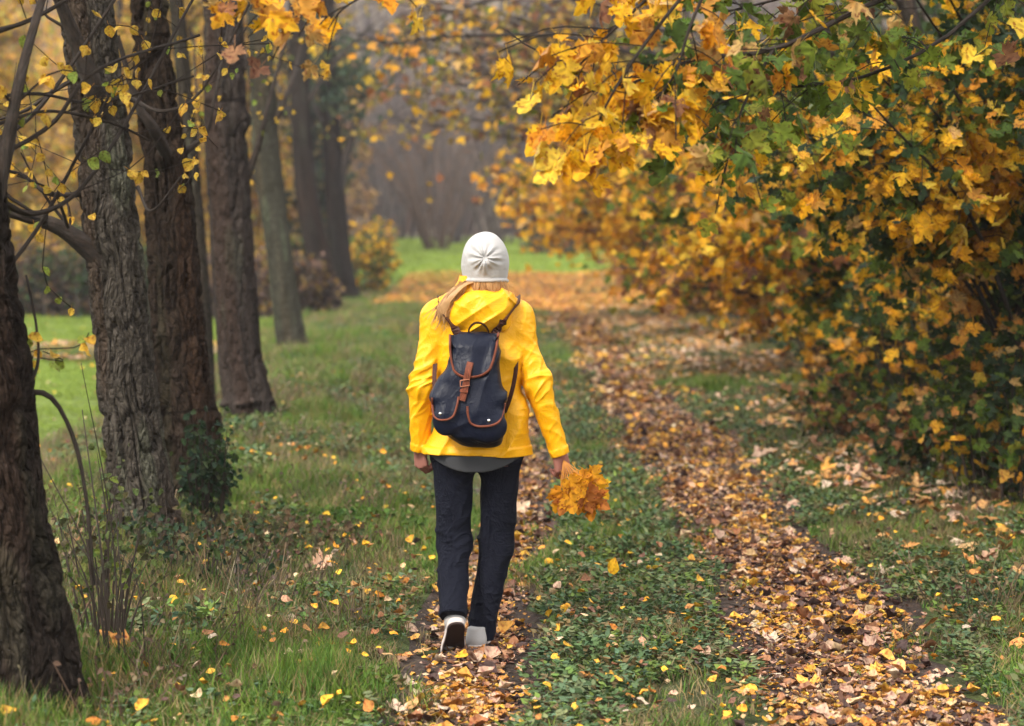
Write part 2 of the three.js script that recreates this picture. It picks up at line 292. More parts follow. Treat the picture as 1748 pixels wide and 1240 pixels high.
// fallen leaves
const LITTER = [[0.6, 0.3, 0.05], [0.62, 0.36, 0.05], [0.55, 0.3, 0.05], [0.5, 0.34, 0.17], [0.56, 0.42, 0.25], [0.42, 0.2, 0.06], [0.4, 0.17, 0.035], [0.3, 0.14, 0.07], [0.16, 0.085, 0.06], [0.1, 0.06, 0.05], [0.07, 0.042, 0.036], [0.45, 0.28, 0.19], [0.66, 0.42, 0.07]];
const DRY = [[0.5, 0.33, 0.22], [0.56, 0.34, 0.14], [0.5, 0.25, 0.08], [0.6, 0.32, 0.07], [0.3, 0.16, 0.09], [0.54, 0.4, 0.27]];
function lying(x, z, size, colors, lift, tilt, r) {
  const a = r.r(0, 6.283), n = V(r.n() * tilt, 1, r.n() * tilt).normalize(), flip = r() < 0.35 ? -1 : 1;
  const dir = V(Math.cos(a), 0, Math.sin(a)); dir.addScaledVector(n, -dir.dot(n));
  return { m: leafMatrix(V(x, G(x, z) + lift, z), dir, n.multiplyScalar(flip), size), c: vary(r.pick(colors), r, 0.22), s: size };
}
{
  const small = [], big = [], off = [];
  for (let i = 0; i < 105000; i++) { // on the tracks
    const d = 5.4 + 52 * Math.pow(rg(), 1.75), left = rg() < 0.33, wide = 1 + 0.75 * smooth(12, 18, d), x = (left ? trackL(d) + wobble(d, 3) : trackR(d) + wobble(d, 31)) + rg.n() * (left ? 0.17 : 0.33 * wide), z = -d;
    const k = inTrack(x, d); if (k < 0.1 && wide < 1.3 && rg() < 0.3 + 0.6 * noise(x * 2.5, d * 2)) continue;
    const dark = noise(x * 3.3, d * 2.1) > -0.2 && rg() < 0.5; if (noise(x * 1.9 + 31, d * 1.3) < -0.25 && rg() < 0.7) continue;
    small.push(lying(x, z, (rg() < 0.07 ? rg.r(0.045, 0.085) : 0.012 + 0.028 * rg() ** 1.4) * (d > 20 ? 1.5 : 1), dark ? LITTER.slice(7, 12) : noise(x * 0.9 + 7, d * 0.45) > -0.1 ? [...LITTER, ...DRY, ...DRY] : LITTER, (k < 0.3 ? 0.035 : 0.008) + rg() * 0.02, 0.5, rg));
  }
  for (let i = 0; i < 23000; i++) { // the leaf-strewn ground where the tracks run out, and under the maples
    let d, x; if (i < 11000) { d = rg.r(42, 66); x = rg.r(-4.2, 4.4); if (carpet(x, d) < 0.3) continue; } else if (i < 13600) { d = rg.r(26.3, 29.5); x = rg.r(-14, -4); } else { d = 8 + 38 * rg() ** 1.2; x = 3.2 + rg.n() * 1.3 - smooth(20, 30, d) * 0.4; if (x < 1.7 || rg() > 0.15 + smooth(-0.5, 0.3, noise(x * 1.1, d * 0.7)) || (d < 13 && rg() < 0.5)) continue; }
    big.push(lying(x, -d, rg.r(0.06, 0.11), i < 11000 ? [[0.66, 0.3, 0.05], [0.6, 0.24, 0.05], [0.62, 0.36, 0.06], [0.45, 0.18, 0.06]] : DRY, 0.045 + rg() * 0.05, 0.38, rg));
  }
  for (let i = 0; i < 420; i++) { // maple leaves blown over the tracks
    const d = 6 + 40 * rg() ** 1.5, x = (rg() < 0.25 ? trackL(d) : trackR(d)) + rg.n() * 0.4; big.push(lying(x, -d, rg.r(0.05, 0.09), DRY, 0.015 + rg() * 0.012, 0.22, rg));
  }
  for (let i = 0; i < 10500; i++) { // scattered over the grass
    const d = 5.4 + 42 * rg() ** 1.5, x = rg.r(-1.4 - d * 0.27, 3.2 + d * 0.06); if (inTrack(x, d) > 0.3) continue; if (meadowness(x, d) > 0.5 && rg() < 0.7) continue;
    if (rg() > 0.12 + smooth(-0.35, 0.45, noise(x * 1.3, d * 1.1))) continue;
    off.push(lying(x, -d, rg.r(0.022, 0.056), rg() < 0.35 ? [[0.68, 0.4, 0.04], [0.7, 0.34, 0.04]] : LITTER.slice(3, 10), 0.04 + rg() * 0.06, 0.75, rg));
  }
  { // broken twigs among the leaves
    const l = [], q = RNG(87); for (let i = 0; i < 520; i++) { const d = 5.5 + 30 * q() ** 1.6, x = (q() < 0.4 ? trackL(d) : trackR(d)) + q.n() * 0.42, a = q.r(0, 6.28), h = q.r(0.03, 0.13), p = V(x, G(x, -d) + 0.022, -d), e = V(x + Math.cos(a) * h, 0, -d + Math.sin(a) * h); e.y = G(e.x, e.z) + 0.03; l.push(tube([p, p.clone().lerp(e, 0.5).add(V(q.n() * 0.01, 0.008, q.n() * 0.01)), e], q.r(0.0015, 0.0035), 4)); }
    part(path, 'twig_litter', merge(l), twigMat).userData.kind = 'stuff';
  }
  foliage(path, V(0, 0, 0), small, OVALS, litterMat, 300, 'fallen_leaf', 'leaf_litter');
  foliage(path, V(0, 0, 0), big, MAPLES, litterMapleMat, 160, 'fallen_maple_leaf', 'maple_leaf_litter');
  foliage(groundRoot, V(0, 0, 0), off, OVALS, litterMat, 300, 'fallen_leaf', 'scattered_leaves');
}

// grass and low herbs
function blades(n, seed, h, w, spread) {
  const r = RNG(seed), pos = [], idx = [];
  for (let i = 0; i < n; i++) {
    const a = r.r(0, 6.28), q = r.r(0, 6.28), R = spread * Math.sqrt(r()), H = h * r.r(0.5, 1.1), lean = H * r.r(0.25, 0.95), bx = R * Math.cos(q), bz = R * Math.sin(q), ca = Math.cos(a), sa = Math.sin(a), ww = w * r.r(0.6, 1.2);
    const b = pos.length / 3, row = (t, k) => { const ox = bx + ca * lean * t * t, oz = bz + sa * lean * t * t, y = H * t * (1 - 0.25 * t); pos.push(ox - sa * k, y, oz + ca * k, ox + sa * k, y, oz - ca * k); };
    row(0, ww * 0.5); row(0.5, ww * 0.45); pos.push(bx + ca * lean, H * 0.75, bz + sa * lean); idx.push(b, b + 1, b + 2, b + 2, b + 1, b + 3, b + 2, b + 3, b + 4);
  }
  return geo(pos, idx);
}
function herb(seed, n, size) {
  const r = RNG(seed), list = [];
  for (let i = 0; i < n; i++) { const a = r.r(0, 6.28), d = V(Math.cos(a), r.r(-0.1, 0.5), Math.sin(a)), p = V(Math.cos(a) * r.r(0, 0.05), r.r(0.015, 0.075), Math.sin(a) * r.r(0, 0.05)); list.push(OVALS_LOW[i % 2].clone().applyMatrix4(leafMatrix(p, d, V(r.n() * 0.9, 1, r.n() * 0.9), size * r.r(0.5, 1.2)))); }
  return merge(list);
}
const OVALS_LOW = [0, 1].map((k) => { const o = [[0, 0], [0.26, 0.25], [0.27, 0.55], [0, 1], [-0.27, 0.55], [-0.26, 0.25]], pos = [0, 0.45, -0.08], uv = [0.5, 0.4], idx = []; o.forEach(([x, y]) => { pos.push(x, y, 0.05 * (k ? y : 1 - y)); uv.push(0.5 + x, y); }); for (let i = 1; i < 7; i++) idx.push(0, i, i === 6 ? 1 : i + 1); return geo(pos, idx, uv); });
function scatter(name, label, category, g, mat, list, r) {
  const im = shade(new THREE.InstancedMesh(g, mat, list.length)), q = new THREE.Quaternion(), e = new THREE.Euler();
  im.name = name; im.userData.kind = 'stuff'; tag(im, label, category);
  list.forEach(([x, z, s, c, sy], i) => { q.setFromEuler(e.set(r.n() * 0.12, r.r(0, 6.28), r.n() * 0.12)); im.setMatrixAt(i, new THREE.Matrix4().compose(V(x, G(x, z) - 0.004, z), q, V(s, s * (sy ?? 1), s))); im.setColorAt(i, c); });
  scene.add(im); return im;
}
{
  const r = RNG(202), grass = [], meadow = [], herbs = [], pale = [];
  for (let i = 0; i < 230000; i++) {
    const d = 5.3 + 55 * Math.pow(r(), 1.7), x = r.r(-1.5 - d * 0.28, 3.6 + d * 0.05), t = inTrack(x, d); if (t > 0.35 && (noise(x * 2.3, d * 1.7) < 0.3 || r() < 0.6)) continue; if (t > 0.05 && r() < 0.5) continue;
    if ((carpet(x, d) > 0.5 || (x > 0.8 && x < 2.9 && d > 13 && d < 44 && noise(x * 1.2, d * 0.5) > -0.15)) && r() < 0.82) continue;
    const m = meadowness(x, d), patch = noise(x * 1.4 + 3, d * 0.9), bare = noise(x * 0.9 - 20, d * 0.7 + 11);
    if (m > 0.5) { if (r() < 0.55) continue; }
    else if (bare > 0.35 && r() < 0.8) continue;
    else if (patch < -0.25 && x > 0.4 && r() < 0.45) continue;
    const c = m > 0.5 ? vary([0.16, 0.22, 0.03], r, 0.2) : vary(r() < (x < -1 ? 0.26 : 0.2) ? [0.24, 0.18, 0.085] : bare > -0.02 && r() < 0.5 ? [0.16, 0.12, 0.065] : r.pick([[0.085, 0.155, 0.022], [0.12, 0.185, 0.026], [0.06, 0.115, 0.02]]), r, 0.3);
    const tall = 1 + 1.1 * Math.max(0, noise(x * 1.8 + 60, d * 1.4)); grass.push([x, -d, r.r(0.6, 1.2) * (d > 20 ? 1.5 : 1), c, tall * (x > 0.3 && x < 1.1 ? 0.62 : x < -0.6 ? 1.0 : 0.65) * (m > 0.5 ? 0.45 : 1)]);
  }
  for (let i = 0; i < 29000; i++) {
    const far = i < 34000, d = far ? r.r(60, 106) : r.r(26, 44), x = far ? r.r(-d * 0.3, d * 0.14) : r.r(-d * 0.28, -4.5); if (meadowness(x, d) < 0.4) continue;
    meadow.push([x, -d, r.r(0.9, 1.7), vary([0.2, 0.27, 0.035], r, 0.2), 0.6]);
  }
  for (let i = 0; i < 110000; i++) { // dark green herbs along the middle of the path, to the right of it and round the trees
    const d = 5.3 + 30 * Math.pow(r(), 1.6), x = r.r(-3.4, 4.2), t = inTrack(x, d); if (t > 0.25 && (t > 0.8 || noise(x * 2.6, d * 1.9 + 5) < 0.15)) continue;
    const mid = x > 0.1 && x < 1.1, right = x > 1.6, left = x < -1.2, p = noise(x * 1.4 + 3, d * 0.9);
    if (!(mid ? r() < 0.8 && p < 0.4 : right ? r() < 0.8 && p < 0.3 : left ? p < 0.12 && r() < 0.6 : p < -0.2 && r() < 0.4)) continue;
    herbs.push([x, -d, r.r(0.5, 1.25) * (left ? 1.15 : 1), vary(r.pick([[0.11, 0.16, 0.035], [0.06, 0.10, 0.04], [0.075, 0.115, 0.06], [0.07, 0.11, 0.04], [0.13, 0.15, 0.07], [0.13, 0.095, 0.045]]), r, 0.3), r.r(0.5, 1.1) * (1 + 0.9 * Math.max(0, noise(x * 3, d * 3)))]);
  }
  scatter('grass', 'short green and straw coloured grass over the bank beside the path', 'grass', blades(11, 5, 0.115, 0.0048, 0.05), grassMat, grass, r);
  const stalks = []; for (let i = 0; i < 2900; i++) { const d = 5.5 + 22 * Math.pow(r(), 1.4), x = i % 3 ? r.r(-3.6, -0.7) : r.r(1.9, 4.2); if (inTrack(x, d) > 0.1 || noise(x * 1.3 + 9, d * 1.1) < -0.1) continue; stalks.push([x, -d, r.r(0.5, 1.5), vary(r.pick([[0.16, 0.11, 0.07], [0.09, 0.06, 0.045], [0.18, 0.14, 0.08], [0.08, 0.09, 0.035]]), r, 0.25), r.r(0.6, 1.3)]); }
  { const q = RNG(31), l = []; for (let i = 0; i < 4; i++) { const a = q.r(0, 6.28), h = q.r(0.08, 0.2), ln = q.r(0.02, 0.12), b = V(q.n() * 0.05, 0, q.n() * 0.05), e = b.clone().add(V(Math.cos(a) * ln, h, Math.sin(a) * ln)), m = b.clone().lerp(e, 0.5).add(V(q.n() * 0.015, 0, q.n() * 0.015)); l.push(tube([b, m, e], 0.0016, 3), tube([m, m.clone().add(V(q.n() * 0.04, 0.05, q.n() * 0.04))], 0.0011, 3)); l.push(OVALS_LOW[0].clone().applyMatrix4(leafMatrix(e, V(q.n(), -0.4, q.n()), V(q.n(), 0.6, 0.5), 0.02))); } scatter('dry_stalks', 'thin dry stalks and weeds standing in the grass of both verges', 'weeds', merge(l), leafMat(WHITE, null, 0.1), stalks, r); }
  scatter('meadow_grass', 'bright green fresh turf of the open meadow beyond the path', 'grass', blades(16, 6, 0.16, 0.012, 0.2), grassMat, meadow, r);
  scatter('undergrowth', 'dark green low herbs along the middle strip and the right verge', 'undergrowth', herb(7, 14, 0.026), leafMat(WHITE, null, 0.2), herbs, r);
}
// ---------------------------------------------------------------- the row of old trees on the left
function trunkGeo(pts, rads, o) { // furrowed bark as real relief
  const { rows, seg, seed, deep = 0.018, size = 0.05, flare = 0.5, knobs = 0, tone = [0.026, 0.0195, 0.0165], warm = 0 } = o;
  const c = new THREE.CatmullRomCurve3(pts), pos = [], uv = [], col = [], idx = [], r = RNG(seed), lobes = [r.r(0, 6), r.r(0, 6)];
  const kn = Array.from({ length: knobs }, () => [r.r(0.12, 0.75), r.r(0, 6.28), r.r(0.05, 0.11), r.r(0.02, 0.06)]);
  let L = 0, prev = null; const N = V(1, 0, 0), len = c.getLength();
  for (let i = 0; i <= rows; i++) {
    const t = i / rows, p = c.getPoint(t), T = c.getTangent(t); if (prev) L += p.distanceTo(prev); prev = p;
    N.addScaledVector(T, -N.dot(T)).normalize(); const B = T.clone().cross(N), f = t * (rads.length - 1), k = Math.min(rads.length - 2, Math.floor(f)), R0 = lerp(rads[k], rads[k + 1], f - k), y = L - 0.15;
    for (let j = 0; j <= seg; j++) {
      const a = (j % seg) / seg * 6.283185, ca = Math.cos(a), sa = Math.sin(a);
      let R = R0 * (1 + 0.10 * noise(ca * 1.4 + seed, sa * 1.4, y * 0.9) + 0.05 * noise(ca * 3 + seed, sa * 3, y * 2.2));
      R += R0 * flare * Math.exp(-Math.max(0, y) / 0.22) * (0.55 + 0.3 * Math.sin(3 * a + lobes[0]) + 0.25 * Math.sin(5 * a + lobes[1]));
      for (const [kt, ka, ks, kh] of kn) { let da = Math.abs(a - ka); da = Math.min(da, 6.283 - da) * R0; const dy = (t - kt) * len, q = (da * da + dy * dy) / (ks * ks); if (q < 6) R += kh * Math.exp(-q) - kh * 0.5 * Math.exp(-q * 9); }
      const q = R0 / size, wx = 0.5 * noise(ca * q * 0.6, sa * q * 0.6, y * 3), n1 = noise(ca * q + wx + seed * 3, sa * q + wx, y / (size * 4.2)), n2 = noise(ca * q * 2.3 + 9, sa * q * 2.3, y / (size * 1.5) + seed), n3 = noise(ca * q * 5, sa * q * 5, y / (size * 0.7));
      R += deep * (Math.min(1, Math.abs(n1) / 0.24) - 0.7) + deep * 0.45 * (Math.min(1, Math.abs(n2) / 0.3) - 0.6) + deep * 0.16 * n3;
      pos.push(p.x + (N.x * ca + B.x * sa) * R, p.y + (N.y * ca + B.y * sa) * R, p.z + (N.z * ca + B.z * sa) * R);
      uv.push(j / seg * Math.round(R0 * 6.28 / 0.4), L / 0.4);
      const m = 0.9 + 0.35 * noise(ca * 2.5 + seed, sa * 2.5, y * 1.3) + 0.16 * n3 + 0.1 * n2, li = smooth(0.3, 0.65, noise(ca * 2 - seed, sa * 2 + 4, y * 2.1)) * 1.1, br = smooth(0.1, 0.5, noise(ca * 1.5, sa * 1.5 + seed, y * 0.8)) * 0.6 + warm;
      col.push(tone[0] * m * (1 + 0.25 * li + 0.2 * br), tone[1] * m * (1 + 0.42 * li - 0.06 * br), tone[2] * m * (1 + 0.3 * li - 0.2 * br));
      if (i && j) { const q2 = i * (seg + 1) + j; idx.push(q2 - seg - 2, q2 - seg - 1, q2, q2 - seg - 2, q2, q2 - 1); }
    }
  }
  return geo(pos, idx, uv, col);
}
const rel = (pts, b) => pts.map((p) => p.clone().sub(b));
// trunk rows in photograph pixels [x, y, half width]; the foot finds the ground, the top runs on out of the frame
function rowTree(o) {
  const foot = groundAt(o.px[0][0], o.px[0][1]), d = depthOf(foot), r = RNG(o.seed);
  const t = thing('tree', foot, o.label, 'tree');
  const pts = o.px.map(([x, y]) => P(x, y, d + (o.lean ?? 0) * (o.px[0][1] - y) / 1000)), rads = o.px.map((q) => q[2] / FOCAL * d);
  pts[0].copy(foot); const step = pts[0].clone().sub(pts[1]).normalize(); pts.unshift(pts[0].clone().addScaledVector(step, 0.2)); rads.unshift(rads[0]);
  const last = pts[pts.length - 1], up = last.clone().sub(pts[pts.length - 2]).normalize(), top = o.top ?? 4;
  for (let i = 1; i <= 3; i++) { pts.push(last.clone().addScaledVector(up, top * i / 3).add(V(r.n() * 0.1, 0, r.n() * 0.1))); rads.push(rads[o.px.length] * (1 - 0.25 * i)); }
  part(t, 'trunk', trunkGeo(rel(pts, foot), rads, { seed: o.seed, ...o.bark }), barkMat);
  const leaves = [];
  const limb = (a, mid, b, r0, twigs, name = 'limb', twigLen = 0.6, leafy = o.leafy ?? 3, big = 1) => {
    const line = curve([a, ...mid, b], 14), list = [tube(rel(line, foot), (q) => r0 * (1 - 0.7 * q + 0.7 * Math.exp(-q * 14)) + 0.003, 9, (q, ang, l) => 1 + 0.14 * noise(Math.cos(ang) * 2, Math.sin(ang) * 2 + o.seed, l * 9))];
    for (let i = 0; i < twigs; i++) {
      const q = r.r(0.3, 1), s = line[Math.floor(q * 14)], dir = b.clone().sub(a).normalize().multiplyScalar(0.6).add(V(r.n(), r.n() * 0.7 + 0.1, r.n())).normalize(), l = twigLen * r.r(0.4, 1.1), e = s.clone().addScaledVector(dir, l), m = s.clone().lerp(e, 0.5).add(V(r.n() * 0.06, r.n() * 0.06, r.n() * 0.05));
      const tw = curve([s, m, e], 5); list.push(tube(rel(tw, foot), (w) => Math.max(0.002, r0 * 0.16 * (1 - w * 0.7)), 4));
      for (let k = 0; k < leafy; k++) { const p = tw[Math.floor(r.r(1.5, 5.99))]; leaves.push({ m: leafMatrix(p, V(r.n(), -0.8 + r.n() * 0.5, r.n()), V(r.n(), 0.5, r.n() + 0.6), (o.leafSize ? o.leafSize * r.r(0.6, 1.2) : r.r(0.03, 0.055)) * big), c: vary(r() < 0.25 ? [0.24, 0.3, 0.05] : [0.62, 0.4, 0.05], r, 0.25), s: 0.05 }); }
    }
    part(t, name, merge(list), limbMat);
  };
  o.limbs?.forEach((l) => limb(P(...l.a, d + (l.da ?? 0)), l.m.map((q) => P(q[0], q[1], d + (q[2] ?? 0))), P(l.b[0], l.b[1], d + (l.b[2] ?? 0)), l.r, l.twigs ?? 0, l.name ?? 'limb', l.len));
  const crown = pts[pts.length - 3];
  for (let i = 0; i < (o.crown ?? 7); i++) { // the boughs above the picture
    const a = i / 7 * 6.28 + r.r(0, 0.6), s = crown.clone().addScaledVector(up, r.r(-0.6, 1.6)), e = s.clone().add(V(Math.cos(a) * r.r(0.9, 2), r.r(0.7, 1.9), Math.sin(a) * r.r(0.9, 2)));
    limb(s, [s.clone().lerp(e, 0.5).add(V(0, -0.15, 0))], e, 0.05, 14, 'limb', 1.2, 16, o.leafSize ? 1 : 2.4);
  }
  if (o.ivy) for (let i = 0; i < o.ivy.n; i++) { const p = P(o.ivy.at[0] + r.n() * o.ivy.r, o.ivy.at[1] + r.n() * o.ivy.r, d + r.n() * 0.8); leaves.push({ m: leafMatrix(p, V(r.n(), -0.6, r.n()), V(r.n(), 0.5, r.n() + 0.6), r.r(0.1, 0.2)), c: vary(r.pick([[0.045, 0.08, 0.045], [0.06, 0.095, 0.05], [0.09, 0.11, 0.05]]), r, 0.25), s: 0.1 }); }
  foliage(t, foot, leaves, OVALS, plainMat, o.singles ?? 40);
  return { t, foot, d };
}
const T0 = rowTree({ seed: 11, label: 'nearest dark trunk leaning out of the left edge of the picture', bark: { rows: 300, seg: 190, deep: 0.024, size: 0.045, flare: 0.32 }, top: 3, leafy: 4, singles: 120,
  px: [[14, 1212, 108], [6, 1080, 104], [-12, 950, 99], [-28, 800, 91], [-40, 620, 87], [-54, 520, 82], [-66, 400, 76], [-74, 300, 74], [-92, 120, 66]],
  limbs: [
    { a: [-25, 420], m: [[10, 255], [30, 150]], b: [82, -40, 0.2], r: 0.028, twigs: 3 },
    { a: [-20, 330, ], m: [[60, 365, 0.3], [140, 320, 0.5]], b: [345, -30, 1.1], r: 0.0081, twigs: 6, name: 'branch' },
    { a: [-40, 285], m: [[90, 210, 0.3], [150, 130, 0.4]], b: [340, 60, 0.9], r: 0.0062, twigs: 5, name: 'branch' },
    { a: [-40, 260], m: [[70, 180, 0.6]], b: [235, -60, 1], r: 0.0074, twigs: 5, name: 'branch' },
    { a: [-20, 500], m: [[70, 380, 0.4], [130, 270, 0.5]], b: [185, 165, 0.6], r: 0.0056, twigs: 4, name: 'branch', len: 0.35 },
    { a: [-40, 170], m: [[60, 160, 0.3], [170, 175, 0.6]], b: [330, 130, 0.9], r: 0.0037, twigs: 4, name: 'branch' },
    { a: [-30, 220], m: [[80, 190, 0.3], [190, 210, 0.6]], b: [255, 240, 0.9], r: 0.0031, twigs: 4, name: 'branch' },
    { a: [-30, 60], m: [[60, 30, 0.3]], b: [190, -50, 0.6], r: 0.0074, twigs: 5, name: 'branch' },
    { a: [20, 672], m: [[80, 674, 0.05], [122, 740, 0.1], [148, 860, 0.1]], b: [160, 1000, 0.12], r: 0.0068, twigs: 0, name: 'branch' },
    { a: [25, 690], m: [[62, 630, 0.02], [62, 560, 0.05]], b: [44, 470, 0.1], r: 0.0031, twigs: 5, name: 'branch', len: 0.2 },
  ] });
const T1 = rowTree({ seed: 23, label: 'thick trunk of furrowed grey bark, second of the row, with a low limb reaching left', bark: { rows: 330, seg: 190, deep: 0.027, size: 0.05, flare: 0.28, tone: [0.064, 0.054, 0.046] }, top: 5, leafy: 4,
  px: [[254, 932, 56], [245, 860, 51], [228, 750, 48], [211, 600, 46], [195, 450, 45], [180, 300, 44], [162, 150, 42], [144, 0, 41], [138, -60, 40]],
  limbs: [
    { a: [205, 470], m: [[155, 428, -0.07], [100, 388, -0.15]], b: [-30, 350, -0.25], r: 0.068, twigs: 7, len: 0.9 },
    { a: [185, 220], m: [[160, 150, -0.2], [130, 70, -0.3]], b: [75, -60, -0.5], r: 0.062, twigs: 2 },
    { a: [225, 170, ], m: [[280, 190, -0.2], [330, 170, -0.2]], b: [440, -20, -0.2], r: 0.0074, twigs: 6, name: 'branch' },
    { a: [160, 120], m: [[100, 150, -0.3], [40, 190, -0.4]], b: [-40, 215, -0.5], r: 0.0112, twigs: 7, name: 'branch', len: 1 },
    { a: [160, 330], m: [[80, 330, -0.2], [40, 300, -0.2]], b: [-30, 285, -0.4], r: 0.0124, twigs: 7, name: 'branch', len: 1 },
    { a: [235, 320], m: [[260, 360, -0.3]], b: [310, 300, -0.4], r: 0.0050, twigs: 3, name: 'branch', len: 0.4 },
  ] });
const T2 = rowTree({ seed: 37, label: 'dark knobbly trunk close behind the thick grey one, ivy round its foot', bark: { rows: 300, seg: 150, deep: 0.032, size: 0.055, flare: 0.3, knobs: 12, tone: [0.030, 0.022, 0.017], warm: 0.2 }, top: 4,
  px: [[334, 868, 54], [328, 800, 50], [318, 700, 47], [304, 550, 43], [293, 400, 39], [284, 270, 36], [266, 150, 31], [252, 0, 26], [249, -50, 26]],
  limbs: [{ a: [300, 300], m: [[262, 220, -0.35], [235, 180, -0.4]], b: [200, 60, -0.5], r: 0.035, twigs: 3 }, { a: [315, 260], m: [[350, 230], [365, 170]], b: [390, 40, 0.4], r: 0.0124, twigs: 4, name: 'branch' }] });
rowTree({ seed: 41, label: 'slim pale trunk showing between the dark knobbly tree and the scarred one', bark: { rows: 170, seg: 48, deep: 0.008, size: 0.03, flare: 0.2, tone: [0.048, 0.040, 0.032] }, top: 4, crown: 5,
  px: [[352, 700, 16], [345, 520, 16], [335, 400, 15], [323, 240, 14], [312, 120, 13], [300, 0, 12]] });
rowTree({ seed: 53, label: 'straight trunk with ringed scars, ending in a flared foot on the grass', bark: { rows: 260, seg: 110, deep: 0.024, size: 0.055, flare: 0.45, knobs: 9, tone: [0.056, 0.044, 0.040] }, top: 5,
  px: [[431, 720, 38], [424, 680, 37], [409, 600, 35], [397, 450, 35], [390, 320, 34], [383, 180, 33], [379, 0, 32], [378, -40, 32]],
  limbs: [{ a: [410, 330], m: [[440, 250], [455, 190]], b: [500, 20, 0.5], r: 0.0300, twigs: 8, name: 'branch' }, { a: [375, 290], m: [[350, 240], [340, 200]], b: [330, 60, 0.5], r: 0.0155, twigs: 5, name: 'branch' }] });
rowTree({ seed: 67, label: 'pale greenish grey trunk leaning left, fourth large trunk from the left', bark: { rows: 170, seg: 70, deep: 0.014, size: 0.05, flare: 0.35, tone: [0.064, 0.060, 0.046] }, top: 6, crown: 9, leafSize: 0.08,
  px: [[502, 606, 26], [497, 570, 25], [486, 500, 23], [470, 380, 22], [456, 280, 22], [449, 150, 22], [442, 0, 20]],
  limbs: [{ a: [470, 370], m: [[445, 320], [425, 290]], b: [405, 200, 0.5], r: 0.0500, twigs: 8, name: 'branch' }, { a: [455, 240], m: [[490, 160]], b: [530, 20, 1], r: 0.0500, twigs: 12, name: 'branch', len: 1.4 }, { a: [448, 190], m: [[425, 120]], b: [400, 0, 1], r: 0.0500, twigs: 12, name: 'branch', len: 1.2 }] });
rowTree({ seed: 71, label: 'brown leaning trunk, fifth of the row, beside the last dark one', bark: { rows: 130, seg: 56, deep: 0.018, size: 0.06, flare: 0.3, tone: [0.035, 0.027, 0.023] }, top: 5, crown: 9, leafSize: 0.09,
  px: [[566, 538, 22], [560, 510, 21], [546, 450, 20], [530, 370, 20], [518, 280, 19], [512, 170, 17], [508, 60, 15]],
  limbs: [{ a: [515, 240], m: [[480, 160]], b: [440, 60, 1], r: 0.0700, twigs: 14, name: 'branch', len: 1.6 }, { a: [512, 200], m: [[560, 120]], b: [640, 40, 1], r: 0.0700, twigs: 16, name: 'branch', len: 1.8 }] });
rowTree({ seed: 83, ivy: { at: [585, 130], r: 62, n: 700 }, label: 'last dark trunk of the row, under the dark green foliage', bark: { rows: 120, seg: 52, deep: 0.02, size: 0.07, flare: 0.3, tone: [0.024, 0.019, 0.016] }, top: 6, crown: 9, leafSize: 0.1,
  px: [[598, 516, 19], [592, 490, 18], [583, 440, 18], [573, 350, 17], [567, 250, 16], [562, 150, 15], [560, 60, 13]],
  limbs: [{ a: [572, 330], m: [[592, 260], [605, 220]], b: [625, 130, 0.5], r: 0.14, twigs: 10, name: 'limb', len: 1.6 }, { a: [566, 230], m: [[530, 170]], b: [480, 80, 1], r: 0.1, twigs: 16, name: 'branch', len: 1.8 }] });

// a plant of loose leaves round a set of stems: ivy, bramble, hedge shrubs
function leafyBush(name, label, category, foot, o) {
  const t = thing(name, foot, label, category, o.group), r = RNG(o.seed), list = [], leaves = [];
  for (let i = 0; i < o.stems; i++) {
    const a = r.r(0, 6.28), sp = Math.sqrt(r()), e = foot.clone().add(V(Math.cos(a) * sp * o.w, o.h * (1 - 0.45 * sp * sp) * r.r(0.55, 1), Math.sin(a) * sp * (o.deep ?? o.w))), s = foot.clone().add(V(Math.cos(a) * sp * o.w * (o.spread ?? 0.25), -0.05, Math.sin(a) * sp * (o.deep ?? o.w) * (o.spread ?? 0.25)));
    const line = curve([s, s.clone().lerp(e, 0.5).add(V(r.n() * 0.12 * o.w, o.h * 0.12, r.n() * 0.1 * o.w)), e], 7); list.push(tube(rel(line, foot), (q) => (o.thick ?? 0.01) * (1 - q * 0.75), 4));
    for (let k = 0; k < o.leaves; k++) {
      const p = line[Math.floor(Math.min(7.99, lerp(o.low ?? 1, 8, r() ** 0.8)))].clone().add(V(r.n() * o.jit, r.n() * o.jit * 0.7, r.n() * o.jit));
      if (p.y < G(p.x, p.z) + 0.02) p.y = G(p.x, p.z) + r.r(0.02, 0.1);
      leaves.push({ m: leafMatrix(p, V(r.n(), o.droop ?? -0.5 + r.n() * 0.6, r.n()), V(r.n(), 0.8 + r.n(), 0.6 + r.n()), o.size * r.r(0.6, 1.25)), c: vary(r.pick(o.colors), r, 0.28), s: o.size });
    }
  }
  part(t, 'stems', merge(list), o.mat ?? twigMat);
  foliage(t, foot, leaves, o.shapes ?? OVALS, o.leafMat ?? plainMat, o.singles ?? 0);
  return t;
}
const IVY = [[0.03, 0.06, 0.03], [0.045, 0.08, 0.04], [0.06, 0.10, 0.035]];
leafyBush('ivy', 'dark green ivy climbing the foot of the dark knobbly trunk', 'ivy', groundAt(352, 915), { seed: 5, stems: 30, w: 0.15, deep: 0.2, h: 0.85, leaves: 15, jit: 0.05, size: 0.042, colors: IVY, singles: 60, thick: 0.006, spread: 0.6 });
leafyBush('bramble', 'low dark bramble in front of the two thick trunks', 'bramble', groundAt(300, 985), { seed: 6, stems: 56, w: 0.55, deep: 0.45, h: 0.34, leaves: 9, jit: 0.07, size: 0.036, colors: [...IVY, [0.09, 0.12, 0.035], [0.10, 0.085, 0.04]], singles: 80, thick: 0.004, spread: 0.8 });
